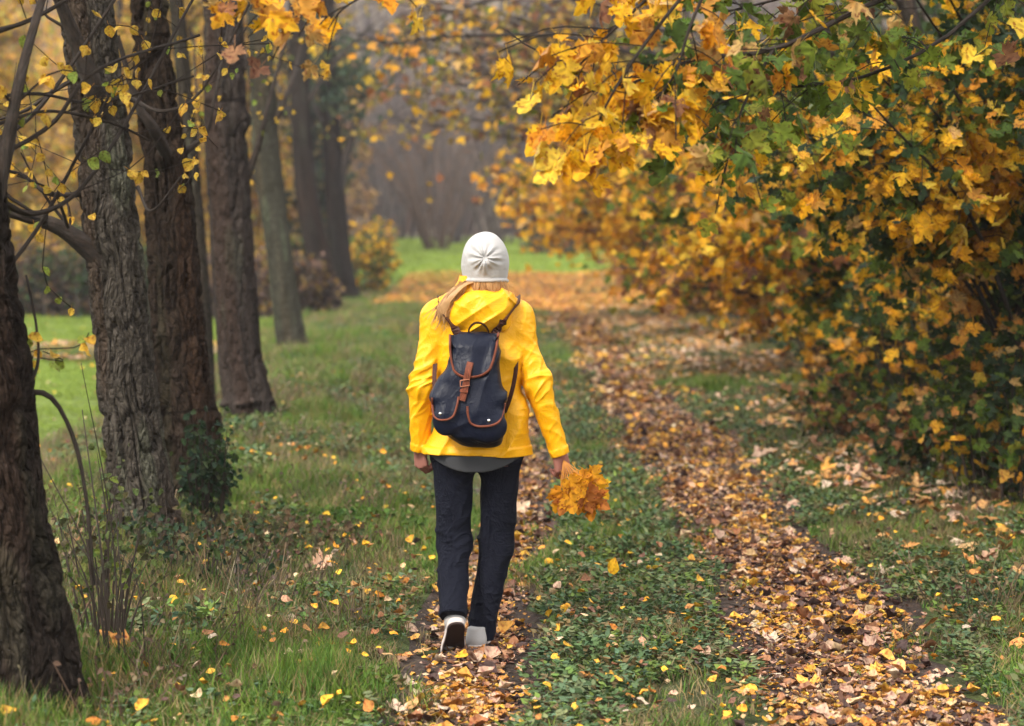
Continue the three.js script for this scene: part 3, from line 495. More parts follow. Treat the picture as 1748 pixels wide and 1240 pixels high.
leafyBush('bramble', 'brown and olive bramble over dead twigs, between the trunks and the path', 'bramble', groundAt(455, 945), { seed: 9, stems: 70, w: 0.6, deep: 0.6, h: 0.24, leaves: 8, jit: 0.06, size: 0.034, colors: [[0.09, 0.10, 0.035], [0.13, 0.085, 0.05], [0.16, 0.11, 0.06], [0.07, 0.1, 0.035]], singles: 40, thick: 0.003, spread: 0.9 });
leafyBush('weeds', 'clump of fresh green weeds on the bank left of the walking person', 'weeds', groundAt(612, 915), { seed: 10, stems: 50, w: 0.4, deep: 0.5, h: 0.13, leaves: 14, jit: 0.04, size: 0.036, colors: [[0.10, 0.19, 0.035], [0.13, 0.22, 0.04], [0.08, 0.15, 0.035]], singles: 60, thick: 0.002, spread: 0.9, low: 0 });
leafyBush('bramble', 'thin green bramble with long arching stems beside the nearest trunk', 'bramble', groundAt(178, 1120), { seed: 8, stems: 30, w: 0.26, deep: 0.25, h: 0.85, leaves: 8, jit: 0.04, size: 0.032, colors: [[0.10, 0.14, 0.04], [0.14, 0.17, 0.045], [0.09, 0.09, 0.04]], singles: 80, thick: 0.005, low: 3 });
{ // bare upright shoots by the nearest trunk
  const foot = groundAt(172, 1150), t = thing('sapling', foot, 'clump of thin bare shoots rising beside the nearest trunk', 'sapling'), r = RNG(91), d = depthOf(foot);
  for (const [a, m, b, w] of [[[185, 1150], [155, 960], [62, 770], 5], [[190, 1140], [165, 980], [110, 900], 5], [[175, 1130], [150, 1000], [75, 850], 4], [[205, 1150], [190, 900], [138, 620], 4], [[182, 1160], [178, 1000], [140, 700], 6], [[215, 1130], [205, 980], [195, 850], 4], [[250, 1120], [235, 1000], [200, 940], 3], [[160, 1160], [165, 1040], [100, 920], 4]])
    part(t, 'shoot', tube(rel(curve([P(...a, d).setY(-0.02 + G(P(...a, d).x, P(...a, d).z)), P(...m, d + r.n() * 0.1), P(...b, d + r.n() * 0.15)], 12), foot), (q) => w / 500 * 0.5 * (1.1 - 0.8 * q) , 6), twigMat);
}
// ---------------------------------------------------------------- the maples and shrubs along the right
const YEL = [[0.88, 0.5, 0.02], [0.82, 0.43, 0.02], [0.82, 0.55, 0.05], [0.86, 0.47, 0.015]], ORG = [[0.74, 0.36, 0.025], [0.62, 0.28, 0.03], [0.6, 0.37, 0.12], [0.7, 0.34, 0.05]], GRN = [[0.10, 0.16, 0.018], [0.14, 0.2, 0.02], [0.075, 0.125, 0.018], [0.24, 0.26, 0.025]], DKG = [[0.035, 0.065, 0.015], [0.05, 0.085, 0.02], [0.03, 0.055, 0.025]], BRN = [[0.26, 0.11, 0.045], [0.34, 0.16, 0.07], [0.2, 0.09, 0.05]];
function mapleTree(o) {
  const foot = V(o.foot[0], G(o.foot[0], o.foot[1]), o.foot[1]), r = RNG(o.seed), t = thing(o.name ?? 'maple_tree', foot, o.label, o.category ?? 'tree'), leaves = [];
  const tp = [foot.clone().add(V(0, -0.2, 0)), foot.clone(), foot.clone().add(V(r.n() * 0.12, o.h * 0.35, r.n() * 0.12)), foot.clone().add(V((o.lean ?? 0) * 0.6 + r.n() * 0.2, o.h * 0.7, r.n() * 0.2)), foot.clone().add(V(o.lean ?? 0, o.h, 0))];
  part(t, 'trunk', trunkGeo(rel(tp, foot), [1, 1, 0.8, 0.6, 0.3].map((q) => q * o.r), { rows: 90, seg: 28, seed: o.seed, deep: 0.008, size: 0.04, flare: 0.4, tone: [0.075, 0.062, 0.055] }), barkMat);
  const tc = curve(tp, 20);
  const colorAt = (p) => { const w = o.mix.map(([, k], i) => k * Math.exp(2.2 * noise(p.x * 1.1 + i * 13, p.y * 1.1 + o.seed, p.z * 0.9))); const g = o.greenFrom === undefined ? 1 : Math.exp(2.4 * clamp(p.x - o.greenFrom, -0.8, 1)); if (g !== 1) w[2] *= g; const s = w.reduce((a, b) => a + b); let q = r() * s, i = 0; while (q > w[i] && i < w.length - 1) q -= w[i++]; return vary(r.pick(o.mix[i][0]), r, 0.24); };
  const limb = (line, r0, twigs, per, len, size, name = 'limb') => {
    const n = line.length - 1, list = [tube(rel(line, foot), (q) => r0 * (1 - 0.8 * q) + 0.002, 6)];
    for (let i = 0; i < twigs; i++) {
      const q = Math.min(0.999, lerp(o.from ?? 0.3, 1.0, r() ** 0.75)), k = Math.floor(q * n), s = line[k].clone().lerp(line[k + 1], q * n - k), T = line[k + 1].clone().sub(line[k]).normalize();
      const dir = T.multiplyScalar(0.5).add(V(r.n() * 0.9, r.n() * 0.5 - 0.1, r.n() * 0.9)).normalize(), l = len * r.r(0.4, 1.15), e = s.clone().addScaledVector(dir, l).add(V(0, -0.25 * l * l, 0)), m = s.clone().lerp(e, 0.55).add(V(0, 0.09 * l, 0));
      const tw = curve([s, m, e], 5); if (o.twiggy !== 0) list.push(tube(rel(tw, foot), (w) => Math.max(0.0022, r0 * 0.2 * (1 - 0.7 * w)), 4));
      for (let j = 0; j < per; j++) {
        const p = tw[Math.min(5, Math.floor(r.r(1, 6.4)))].clone(), out = V(r.n(), -0.75 + r.n() * 0.5, r.n()).normalize(), sz = size * r.r(0.62, 1.2);
        p.addScaledVector(out, sz * 0.5).add(V(r.n() * 0.02, 0, r.n() * 0.02));
        if (p.y < G(p.x, p.z) + 0.06) continue;
        leaves.push({ m: leafMatrix(p, out, V(r.n() * 0.9, 0.55 + r.n() * 0.6, 0.45 + r.n() * 0.8), sz), c: colorAt(p), s: sz });
      }
    }
    part(t, name, merge(list), limbMat);
  };
  o.branches?.forEach((b) => limb(curve(b.px.map((q) => P(...q)), 14), b.r, b.twigs, b.per ?? 5, b.len ?? 0.4, b.size ?? o.size, 'branch'));
  for (let i = 0; i < (o.limbs ?? 0); i++) { // boughs from the trunk out into the crown
    const u = V(r.n(), r.n() * 0.9, r.n()).multiplyScalar(0.85); if (u.length() > 1) u.normalize();
    const c = P(...o.c), e = c.add(V(u.x * o.rad[0], u.y * o.rad[1], u.z * o.rad[2])), s = tc[Math.round(clamp((e.y - foot.y) / o.h * 20 * 0.72, 2, 19))], m = s.clone().lerp(e, 0.5).add(V(0, 0.18 + 0.08 * s.distanceTo(e), 0));
    limb(curve([s, m, e], 9), o.thick ?? 0.028, o.twigs, o.per, o.len, o.size);
  }
  if (o.shadeRoof) for (let i = 0; i < o.shadeRoof.n; i++) { // unseen crown above the picture, added to shade the path
    const e = V(...o.shadeRoof.c).add(V(r.n() * o.shadeRoof.rad[0], r.n() * o.shadeRoof.rad[1], r.n() * o.shadeRoof.rad[2])), s = tc[Math.round(r.r(13, 19))]; if (e.y < EYE - 0.135 * e.z + 0.5) e.y = EYE - 0.135 * e.z + 0.5;
    limb(curve([s, s.clone().lerp(e, 0.5).add(V(0, 0.4, 0)), e], 9), 0.03, 12, 9, 0.8, 0.14);
  }
  foliage(t, foot, leaves, MAPLES, mapleMat, o.singles ?? 300);
  return t;
}
mapleTree({ seed: 301, foot: [3.9, -7.6], h: 7, r: 0.14, lean: -0.3, size: 0.09, shadeRoof: { c: [1.9, 5.4, -7], rad: [2.2, 1, 2.8], n: 22 }, singles: 300, from: 0.25, greenFrom: 0.62, label: 'maple with yellow, brown and green leaves hanging over the path in front', mix: [[YEL, 1.1], [ORG, 0.7], [GRN, 1.1], [BRN, 0.6]],
  branches: [
    { px: [[2300, -420, 7.7], [1800, -110, 7.6], [1500, 0, 7.1], [1320, 85, 6.9], [1190, 100, 6.8], [1060, 150, 6.7]], r: 0.0120, twigs: 28, per: 4 },
    { px: [[1320, 85, 6.9], [1290, 140, 6.8], [1262, 200, 6.75], [1255, 262, 6.7]], r: 0.0048, twigs: 7, per: 4, len: 0.3 },
    { px: [[2300, -420, 7.7], [1850, -160, 7.8], [1620, 60, 7.6], [1450, 138, 7.4], [1300, 150, 7.2]], r: 0.0096, twigs: 14, per: 4 },
    { px: [[2300, -420, 7.7], [1600, -260, 7.3], [1250, -110, 6.9], [1080, 20, 6.7], [990, 110, 6.6]], r: 0.0096, twigs: 18, per: 4, len: 0.38 },
    { px: [[1250, -110, 6.9], [1090, 90, 6.5], [1040, 170, 6.45], [1010, 235, 6.4]], r: 0.0054, twigs: 12, per: 4, len: 0.3 },
    { px: [[1250, -110, 6.9], [1180, 40, 6.6], [1150, 130, 6.5], [1120, 170, 6.5]], r: 0.0048, twigs: 14, per: 5, len: 0.3 },
    { px: [[1600, -260, 7.3], [1250, -210, 6.9], [880, -125, 6.5], [690, -60, 6.4], [560, -30, 6.3], [485, -20, 6.3]], r: 0.0078, twigs: 13, per: 3, len: 0.3 },
    { px: [[690, -60, 6.4], [640, -20, 6.3], [580, 20, 6.3], [560, 50, 6.3]], r: 0.0030, twigs: 2, per: 2, len: 0.15 },
    { px: [[1080, 20, 6.7], [975, 100, 6.8], [905, 80, 6.9], [865, 52, 7]], r: 0.0036, twigs: 1, per: 1, len: 0.15 },
    { px: [[1800, -110, 7.6], [1500, -60, 7.4], [1360, -10, 7.2], [1240, 20, 7.1]], r: 0.0072, twigs: 18, per: 4 },
  ] });
mapleTree({ seed: 317, foot: [3.55, -12.9], h: 6, r: 0.12, lean: -0.35, size: 0.1, shadeRoof: { c: [1.6, 5.8, -13], rad: [2.2, 1, 2.8], n: 22 }, c: [1510, 90, 11.4], rad: [1.35, 0.85, 1.7], limbs: 36, thick: 0.017, twigs: 20, per: 6, len: 0.55, label: 'green maple with patches of yellow at the upper right, its trunk half hidden', mix: [[GRN, 1.4], [DKG, 1.4], [YEL, 0.7], [ORG, 0.4]] });
mapleTree({ seed: 331, foot: [3.8, -17.6], h: 5.5, r: 0.10, lean: -0.5, size: 0.1, shadeRoof: { c: [1.6, 6.0, -19], rad: [2, 0.9, 2.6], n: 16 }, c: [1385, 300, 16.6], rad: [1.25, 1.0, 1.5], limbs: 36, thick: 0.018, twigs: 18, per: 6, len: 0.55, label: 'bright yellow maple behind the green one, its leaves down to head height', mix: [[YEL, 1.7], [ORG, 0.9], [GRN, 0.5], [BRN, 0.2]] });
mapleTree({ seed: 347, foot: [3.9, -23.5], h: 6, r: 0.11, lean: -0.4, size: 0.108, c: [1220, 330, 22.6], rad: [1.6, 1.4, 1.9], limbs: 40, twigs: 18, per: 6, len: 0.65, label: 'orange and brown maple in the middle of the right hand row', mix: [[YEL, 1.0], [ORG, 1.3], [BRN, 0.7], [GRN, 0.6]] });
mapleTree({ seed: 359, foot: [4.1, -31.5], h: 7.5, r: 0.13, lean: -0.7, size: 0.12, c: [1085, 250, 30.5], rad: [2.3, 1.6, 2.4], limbs: 44, twigs: 18, per: 6, len: 0.8, label: 'golden maple farther along the row, leaning over the path', mix: [[YEL, 1.4], [ORG, 1.0], [GRN, 0.45], [BRN, 0.3]],
  branches: [{ px: [[1200, 130, 31], [1000, 70, 29], [820, 60, 27], [650, 75, 26]], r: 0.05, twigs: 26, per: 2, len: 1.2 }, { px: [[1150, 60, 31], [960, -10, 30], [800, 10, 29], [690, 60, 28]], r: 0.04, twigs: 34, per: 3, len: 1.3 }] });
mapleTree({ seed: 373, foot: [4.2, -41], h: 7.5, r: 0.14, lean: -0.8, size: 0.15, c: [985, 275, 39.5], rad: [2.0, 1.7, 2.6], limbs: 46, twigs: 18, per: 6, len: 0.85, label: 'most distant golden maple, its boughs low over the end of the path', mix: [[YEL, 1.6], [ORG, 1.0], [BRN, 0.25]] });
mapleTree({ seed: 389, name: 'overhanging_tree', foot: [5.6, -36], h: 10, r: 0.16, lean: -1.6, size: 0.12, c: [850, 60, 34], rad: [3.8, 1.6, 3.6], limbs: 46, twigs: 22, per: 4, len: 1.3, thick: 0.045, label: 'tall tree with thinning olive and brown leaves, arching across the top', mix: [[BRN, 0.8], [[[0.24, 0.2, 0.045], [0.33, 0.26, 0.05], [0.42, 0.28, 0.05]], 2.2], [BRN, 0.3], [YEL, 0.3]], singles: 120 });

const shrub = (label, px, py, o) => leafyBush('shrub', label, 'shrub', groundAt(px, py), { shapes: MAPLES, leafMat: mapleMat, singles: 160, group: undefined, ...o });
shrub('dark green ivy covered shrub with a few orange leaves, nearest on the right', 1760, 850, { seed: 401, stems: 90, w: 0.62, deep: 0.9, h: 1.5, leaves: 22, jit: 0.14, size: 0.075, colors: [...DKG, ...DKG, ...GRN, [0.6, 0.27, 0.06], [0.75, 0.42, 0.03], [0.4, 0.22, 0.09]], spread: 0.7 });
shrub('tall dark shrub mottled with tan and yellow leaves, behind the ivy covered one', 1630, 762, { seed: 409, stems: 110, w: 0.85, deep: 1.1, h: 2.3, leaves: 27, jit: 0.2, size: 0.082, colors: [...DKG, ...DKG, ...GRN, ...ORG, ...YEL], spread: 0.6 });
shrub('low tangle of dark leaves at the foot of the tall mottled shrub', 1660, 800, { seed: 441, stems: 70, w: 0.75, deep: 0.7, h: 0.75, leaves: 22, jit: 0.14, size: 0.07, colors: [...DKG, ...DKG, ...GRN, ...BRN, [0.55, 0.3, 0.1]], spread: 0.9, low: 0, thick: 0.006 });
shrub('low tangle of brown and green leaves left of the tall mottled shrub', 1520, 742, { seed: 443, stems: 60, w: 0.8, deep: 0.8, h: 0.7, leaves: 22, jit: 0.15, size: 0.075, colors: [...DKG, ...GRN, ...BRN, [0.55, 0.3, 0.1]], spread: 0.9, low: 0, thick: 0.006 });
shrub('leafy shrub of yellow and green beneath the bright yellow maple', 1480, 670, { seed: 419, stems: 90, w: 0.9, deep: 1.3, h: 1.75, leaves: 19, jit: 0.2, size: 0.1, colors: [...DKG, ...GRN, ...YEL, ...ORG], spread: 0.6 });
shrub('brown and orange shrub arching to the ground beside the dry branches', 1370, 588, { seed: 421, stems: 90, w: 1.1, deep: 1.5, h: 1.5, leaves: 24, jit: 0.22, size: 0.11, colors: [...ORG, ...BRN, ...ORG, ...GRN], spread: 0.6 });
shrub('orange shrub at the foot of the golden maple', 1230, 535, { seed: 431, stems: 80, w: 1.35, deep: 1.6, h: 1.55, leaves: 24, jit: 0.26, size: 0.12, colors: [...ORG, ...YEL, ...BRN, [0.1, 0.11, 0.03]], spread: 0.6 });
shrub('farther orange brown shrub where the row meets the meadow', 1120, 492, { seed: 433, stems: 80, w: 1.4, deep: 2, h: 1.75, leaves: 22, jit: 0.3, size: 0.15, colors: [...ORG, ...BRN, [0.13, 0.13, 0.04], [0.2, 0.16, 0.05]], spread: 0.6 });
// the dark thicket behind the row
[[6.2, -13], [6.4, -18], [6.2, -23.5], [6.6, -30], [6.9, -38], [6.8, -47], [7.4, -57]].forEach(([x, z], i) => leafyBush('thicket', ['dark evergreen thicket behind the green maple', 'dark thicket behind the bright yellow maple', 'dark thicket behind the orange and brown maple', 'dark thicket behind the golden maple', 'dark thicket behind the arching tall tree', 'dark thicket behind the most distant maple', 'dark thicket at the far end of the row'][i], 'thicket', V(x, G(x, z), z),
  { seed: 500 + i, stems: 60, w: 1.7 + i * 0.1, deep: 3.2, h: 5.6 + i * 0.4, leaves: 46, jit: 0.5, size: 0.2, colors: [...DKG, ...DKG, [0.09, 0.1, 0.03], [0.3, 0.17, 0.05]], spread: 0.7, thick: 0.04, low: 0 }));
// ---------------------------------------------------------------- what stands beyond: yellow trees on the left, bare thickets, the wooded slope
function farTree(label, x, z, o) {
  const foot = V(x, G(x, z), z), r = RNG(o.seed), t = thing('autumn_tree', foot, label, 'tree'), leaves = [];
  const line = curve([foot.clone().add(V(0, -0.2, 0)), foot.clone().add(V(r.n() * 0.3, o.h * 0.4, r.n() * 0.3)), foot.clone().add(V(r.n() * 0.6, o.h, r.n() * 0.6))], 16);
  part(t, 'trunk', tube(rel(line, foot), (q) => o.r * (1.1 - 0.9 * q), 9, (q, a, l) => 1 + 0.12 * noise(Math.cos(a) * 2, Math.sin(a) * 2, l * 3)), limbMat);
  const list = [];
  for (let i = 0; i < o.limbs; i++) {
    const q = r.r(0.05, 0.97), s = line[Math.floor(q * 16)], a = r.r(0, 6.28), L = o.w * r.r(0.5, 1.1) * (1 - 0.5 * q), e = s.clone().add(V(Math.cos(a) * L, L * r.r(0.0, 0.7), Math.sin(a) * L)), lb = curve([s, s.clone().lerp(e, 0.5).add(V(0, 0.15 * L, 0)), e], 6);
    list.push(tube(rel(lb, foot), (w) => o.r * 0.25 * (1 - 0.8 * w) + 0.006, 4));
    for (let k = 0; k < 7; k++) { const p = lb[Math.floor(r.r(1, 6.99))], e2 = p.clone().add(V(r.n(), r.n() * 0.6, r.n()).multiplyScalar(0.6)); list.push(tube(rel([p, p.clone().lerp(e2, 0.5).add(V(0, 0.05, 0)), e2], foot), 0.009, 3));
      for (let j = 0; j < o.per; j++) { const v = p.clone().lerp(e2, r()).add(V(r.n(), r.n(), r.n()).multiplyScalar(0.22)); leaves.push({ m: leafMatrix(v, V(r.n(), -0.7 + r.n() * 0.5, r.n()), V(r.n(), 0.5, r.n() + 0.4), o.size * r.r(0.6, 1.2)), c: vary(r.pick(o.colors), r, 0.25), s: o.size }); } }
  }
  part(t, 'boughs', merge(list), limbMat);
  foliage(t, foot, leaves, OVALS, plainMat, 0);
}
const OCH = [[0.6, 0.38, 0.06], [0.55, 0.32, 0.07], [0.66, 0.43, 0.06], [0.4, 0.28, 0.1], [0.42, 0.36, 0.06]], TAN = [[0.4, 0.25, 0.12], [0.34, 0.2, 0.11], [0.5, 0.32, 0.1]];
[['yellow tree at the far left edge, behind the nearest trunk', -11.4, -43, 9, 2.6, OCH], ['yellow leaved tree seen left of the thick grey trunk', -9.3, -46, 10, 2.8, OCH], ['ochre tree behind the two thick trunks', -8.4, -52, 10, 2.8, OCH], ['tan leaved tree behind the slim pale trunk', -9.6, -62, 11, 3, [...TAN, ...OCH]], ['ochre tree between the scarred trunk and the pale leaning one', -7.6, -56, 10, 2.6, [...OCH, ...TAN]], ['tan and yellow tree behind the pale leaning trunk', -9.2, -74, 12, 3.4, [...TAN, ...OCH]], ['far tree of faded yellow at the left behind the others', -17.5, -64, 12, 3.6, [...OCH, ...TAN]], ['far tan tree behind the yellow ones on the left', -13.5, -70, 12, 3.6, TAN], ['ochre tree between the two thick trunks and the scarred one', -10.9, -66, 12, 3.2, [...OCH, ...TAN]], ['faded tan tree behind the last three trunks', -7.6, -82, 13, 3.4, TAN], ['pale yellow tree far off at the upper left', -14.5, -52, 11, 3.2, OCH], ['loose olive and dark green tree behind the last dark trunk', -5.7, -58, 9, 1.9, [[0.05, 0.085, 0.05], [0.07, 0.10, 0.05], [0.2, 0.17, 0.06]]]].forEach(([l, x, z, h, w, colors], i) => farTree(l, x, z, { seed: 600 + i, h, w, r: 0.16, limbs: 46, per: i === 11 ? 16 : 30, size: 0.17, colors }));
leafyBush('shrub', 'small yellow bush at the end of the tree row beside the meadow', 'shrub', groundAt(636, 505), { seed: 641, stems: 40, w: 0.75, deep: 0.8, h: 2.5, leaves: 20, jit: 0.12, size: 0.15, colors: [[0.8, 0.5, 0.03], [0.75, 0.42, 0.03], [0.2, 0.22, 0.04], [0.12, 0.15, 0.04]], singles: 100, spread: 0.5 });
leafyBush('shrub', 'grey green willow bush beyond the meadow, left of the maples', 'shrub', groundAt(945, 434), { seed: 643, stems: 70, w: 2.3, deep: 2, h: 4.1, leaves: 46, jit: 0.3, size: 0.2, colors: [[0.14, 0.15, 0.075], [0.18, 0.18, 0.09], [0.24, 0.2, 0.1]], spread: 0.4, thick: 0.03 });
[['brown hedge at the far edge of the left meadow, by the nearest trunk', 60, 541, 701], ['dark green and brown hedge left of the thick grey trunk', 150, 541, 702], ['low brown hedge seen between the dark trunks', 330, 541, 703], ['brown bush behind the flared foot of the scarred trunk', 455, 541, 704]].forEach(([l, x, y, seed], i) => leafyBush('hedge', l, 'hedge', groundAt(x, y), { seed, stems: 70, w: 1.5, deep: 0.8, h: i === 1 ? 2.0 : 1.5, leaves: 30, jit: 0.22, size: 0.13, colors: i === 1 ? [...DKG, [0.1, 0.11, 0.04], [0.13, 0.09, 0.05]] : [[0.13, 0.085, 0.06], [0.17, 0.1, 0.07], [0.1, 0.075, 0.05], [0.3, 0.2, 0.06]], spread: 0.9, thick: 0.02, low: 0 }));

[['unseen tree with thinning yellow leaves, added left behind the viewpoint to cut frontal light', -2.9, 2.2, OCH], ['unseen tree with thinning leaves, added farther back on the left to cut frontal light', -3.1, 8.5, OCH], ['unseen yellow maple, added to the right behind the viewpoint to cut frontal light', 3.6, 0.5, OCH], ['unseen yellow maple, added farther back on the right to cut frontal light', 3.7, 7, OCH]].forEach(([l, x, z, colors], i) => farTree(l, x, z, { seed: 680 + i, h: 8.5, w: 2.7, r: 0.17, limbs: 40, per: 9, size: 0.2, colors }));  // unseen trees added behind the camera to darken surfaces facing it
function fan(seed, h, n, spread, thick, twigs) { // many bare stems from one stool
  const r = RNG(seed), list = [];
  for (let i = 0; i < n; i++) {
    const a = r.r(0, 6.28), q = Math.sqrt(r()), H = h * r.r(0.6, 1) * (1 - 0.25 * q), X = Math.cos(a) * q * spread, Z = Math.sin(a) * q * spread, pts = curve([V(X * 0.12, -0.3, Z * 0.12), V(X * 0.45 + r.n() * 0.2, H * 0.5, Z * 0.45), V(X, H, Z)], 7);
    list.push(tube(pts, (t) => thick * r.r(0.8, 1.1) * (1 - 0.8 * t) + 0.008, 4));
    for (let k = 0; k < twigs; k++) { const p = pts[Math.floor(r.r(2, 7.99))], e = p.clone().add(V(r.n() * 0.9, r.r(0.3, 1.4), r.n() * 0.9).multiplyScalar(h / 8)); list.push(tube([p, p.clone().lerp(e, 0.5).add(V(0, -0.05, 0)), e], (t) => 0.014 * (1.2 - t), 3)); }
  }
  return merge(list);
}
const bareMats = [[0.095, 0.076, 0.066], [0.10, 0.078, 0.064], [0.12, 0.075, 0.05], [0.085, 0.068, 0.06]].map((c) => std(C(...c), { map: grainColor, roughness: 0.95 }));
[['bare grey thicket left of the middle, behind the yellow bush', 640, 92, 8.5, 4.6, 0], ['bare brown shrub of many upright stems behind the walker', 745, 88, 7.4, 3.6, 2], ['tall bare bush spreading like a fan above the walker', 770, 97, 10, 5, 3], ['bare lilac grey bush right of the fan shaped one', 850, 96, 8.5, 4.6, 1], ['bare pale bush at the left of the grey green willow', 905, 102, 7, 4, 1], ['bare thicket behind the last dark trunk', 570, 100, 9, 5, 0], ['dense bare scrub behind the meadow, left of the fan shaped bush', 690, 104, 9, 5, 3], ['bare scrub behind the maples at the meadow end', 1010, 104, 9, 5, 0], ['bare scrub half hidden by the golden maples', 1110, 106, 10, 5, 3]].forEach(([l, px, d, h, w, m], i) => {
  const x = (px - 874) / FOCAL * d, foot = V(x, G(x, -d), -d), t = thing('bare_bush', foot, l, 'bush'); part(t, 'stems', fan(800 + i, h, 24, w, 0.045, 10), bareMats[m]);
});
{ // a leafy wood behind the yellow trees
  const r = RNG(970), l = []; for (let i = 0; i < 420; i++) { const u = V(r.n(), r.n(), r.n()), p = V(u.x * 1.7, 3.6 + u.y * 2.6, u.z * 1.7); if (p.y < 0.1) p.y = r.r(0.1, 1); l.push(OVALS_LOW[i % 2].clone().applyMatrix4(leafMatrix(p, V(r.n(), -0.6 + r.n() * 0.5, r.n()), V(r.n(), 0.5, r.n() + 0.5), r.r(0.2, 0.36)))); }
  const list = []; for (let i = 0; i < 420; i++) { const d = r.r(78, 135), x = r.r(-d * 0.34, -d * 0.115); list.push([x, -d, r.r(0.9, 1.5), vary(r.pick([...OCH, ...TAN]), r, 0.2), r.r(0.8, 1.2)]); }
  scatter('autumn_wood', 'ochre and tan leafed wood far behind the row of trunks', 'wood', merge(l), plainMat, list, r);
}
{ // the wood on the slope reads as one mass
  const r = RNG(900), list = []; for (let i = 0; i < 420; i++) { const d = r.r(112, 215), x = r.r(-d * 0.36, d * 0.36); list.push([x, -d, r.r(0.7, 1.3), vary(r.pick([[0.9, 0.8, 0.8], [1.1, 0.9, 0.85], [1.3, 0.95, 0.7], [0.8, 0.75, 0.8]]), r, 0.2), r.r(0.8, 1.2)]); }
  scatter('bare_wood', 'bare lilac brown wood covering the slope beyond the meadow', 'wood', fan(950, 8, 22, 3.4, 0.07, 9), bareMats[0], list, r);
}
// ---------------------------------------------------------------- the walker: every length in metres from the point between the feet, x to the right, z towards the lens
const wBase = groundAt(815, 1113); wBase.y += 0.012;
const Q = (px, py) => [(px - 815) / 419, (1113 - py) / 419];
const walker = thing('person', wBase, 'person in a yellow jacket and pale beanie walking away along the path', 'person');
const fold = (u, v, s) => ridge(u + 0.35 * noise(u * 0.7, v * 1.3, s), v, s);

// joints
const J = { sL: [-0.163, 1.345, 0.0], eL: [-0.222, 1.075, 0.035], wL: [-0.236, 0.815, -0.02], sR: [0.163, 1.345, 0.0], eR: [0.248, 1.08, 0.045], wR: [0.338, 0.800, 0.02],
  hL: [-0.094, 0.83, 0.0], kL: [-0.1, 0.43, 0.0], aL: [-0.094, 0.178, 0.175], hR: [0.098, 0.83, 0.0], kR: [0.078, 0.435, -0.06], aR: [0.008, 0.018, -0.02] };
const TORSO = [[0.70, 0.19, 0.142, -0.004, 0.006], [0.80, 0.2, 0.15, 0.0, 0.006], [0.92, 0.187, 0.135, 0.004, 0.003], [1.05, 0.172, 0.118, 0.006, 0.005], [1.2, 0.176, 0.122, 0.004, 0.01], [1.32, 0.172, 0.115, 0.003, 0.01], [1.40, 0.13, 0.09, 0.003, 0.005], [1.46, 0.075, 0.075, 0.008, 0.0]];
function torso(x, y, z, grow = 0) { const [w, dp, cx, cz] = table(TORSO, clamp(y, 0.7, 1.46)); const a = (x - cx) / (w + grow), b = (z - cz) / (dp + grow), k = Math.pow(Math.pow(Math.abs(a), 2.4) + Math.pow(Math.abs(b), 2.4), 1 / 2.4); return (k - 1) * Math.min(w, dp) * 0.95; }
const along = (x, y, z, a, b) => { const dx = b[0] - a[0], dy = b[1] - a[1], dz = b[2] - a[2]; return ((x - a[0]) * dx + (y - a[1]) * dy + (z - a[2]) * dz) / Math.sqrt(dx * dx + dy * dy + dz * dz); };

function sleeve(x, y, z, s, e, w, side) {
  let d = smin(cap(x, y, z, s, e, 0.058, 0.051), cap(x, y, z, e, w, 0.051, 0.039), 0.02);
  const t = along(x, y, z, s, e), t2 = along(x, y, z, e, w), l2 = Math.hypot(w[0] - e[0], w[1] - e[1], w[2] - e[2]);
  if (d < 0.05) {
    const near = Math.exp(-((t - 0.27) ** 2) / 0.008), a = Math.atan2(z, x - lerp(s[0], w[0], clamp((s[1] - y) / (s[1] - w[1]))));
    d -= 0.013 * fold(t * 17 + a * 0.9 * side, a * 0.8 + 3, 5 + side) * (0.35 + 0.65 * near) + 0.008 * fold(t * 30 - a * 1.5, a * 1.3, 9 + side) * (0.3 + near) + 0.004 * noise(x * 14, y * 9, z * 14) - 0.004;
    d -= 0.0035 * smooth(l2 - 0.034, l2 - 0.03, t2); // the hemmed cuff
  }
  return Math.max(d, t2 - l2);
}
function jacket(x, y, z) {
  let d = torso(x, y, z);
  d = smin(d, cap(x, y, z, [-0.155, 1.365, 0], [-0.02, 1.425, 0.0], 0.064, 0.075), 0.05);
  d = smin(d, cap(x, y, z, [0.155, 1.36, 0], [0.02, 1.42, 0.0], 0.064, 0.075), 0.05);
  if (d < 0.06) {
    const dg = x * 0.75 + y * 0.65, dn = -x * 0.75 + y * 0.65, low = smooth(1.15, 0.9, y), sd = smooth(0.07, 0.15, Math.abs(x));
    d -= 0.018 * fold(dg * 8, dn * 2.4, 2) * (0.35 + 0.65 * sd) + 0.017 * fold(dn * 10 + 4, dg * 2.4, 7) * (0.3 + 0.6 * low * sd) + 0.005 * noise(x * 12, y * 6, z * 9) + 0.003 * fold(x * 18, y * 14, 3) - 0.006;
    d -= 0.004 * smooth(0.842, 0.836, y); // the hem band
  }
  const hem = 0.806 + 0.006 * noise(x * 7, z * 7) - 0.006 * x;
  d = Math.max(d, hem - y);
  const L = sleeve(x, y, z, J.sL, J.eL, J.wL, -1), R = sleeve(x, y, z, J.sR, J.eR, J.wR, 1), k = 0.05 * smooth(1.17, 1.3, y) + 0.003;
  d = smin(d, L, k); d = smin(d, R, k);
  return d;
}
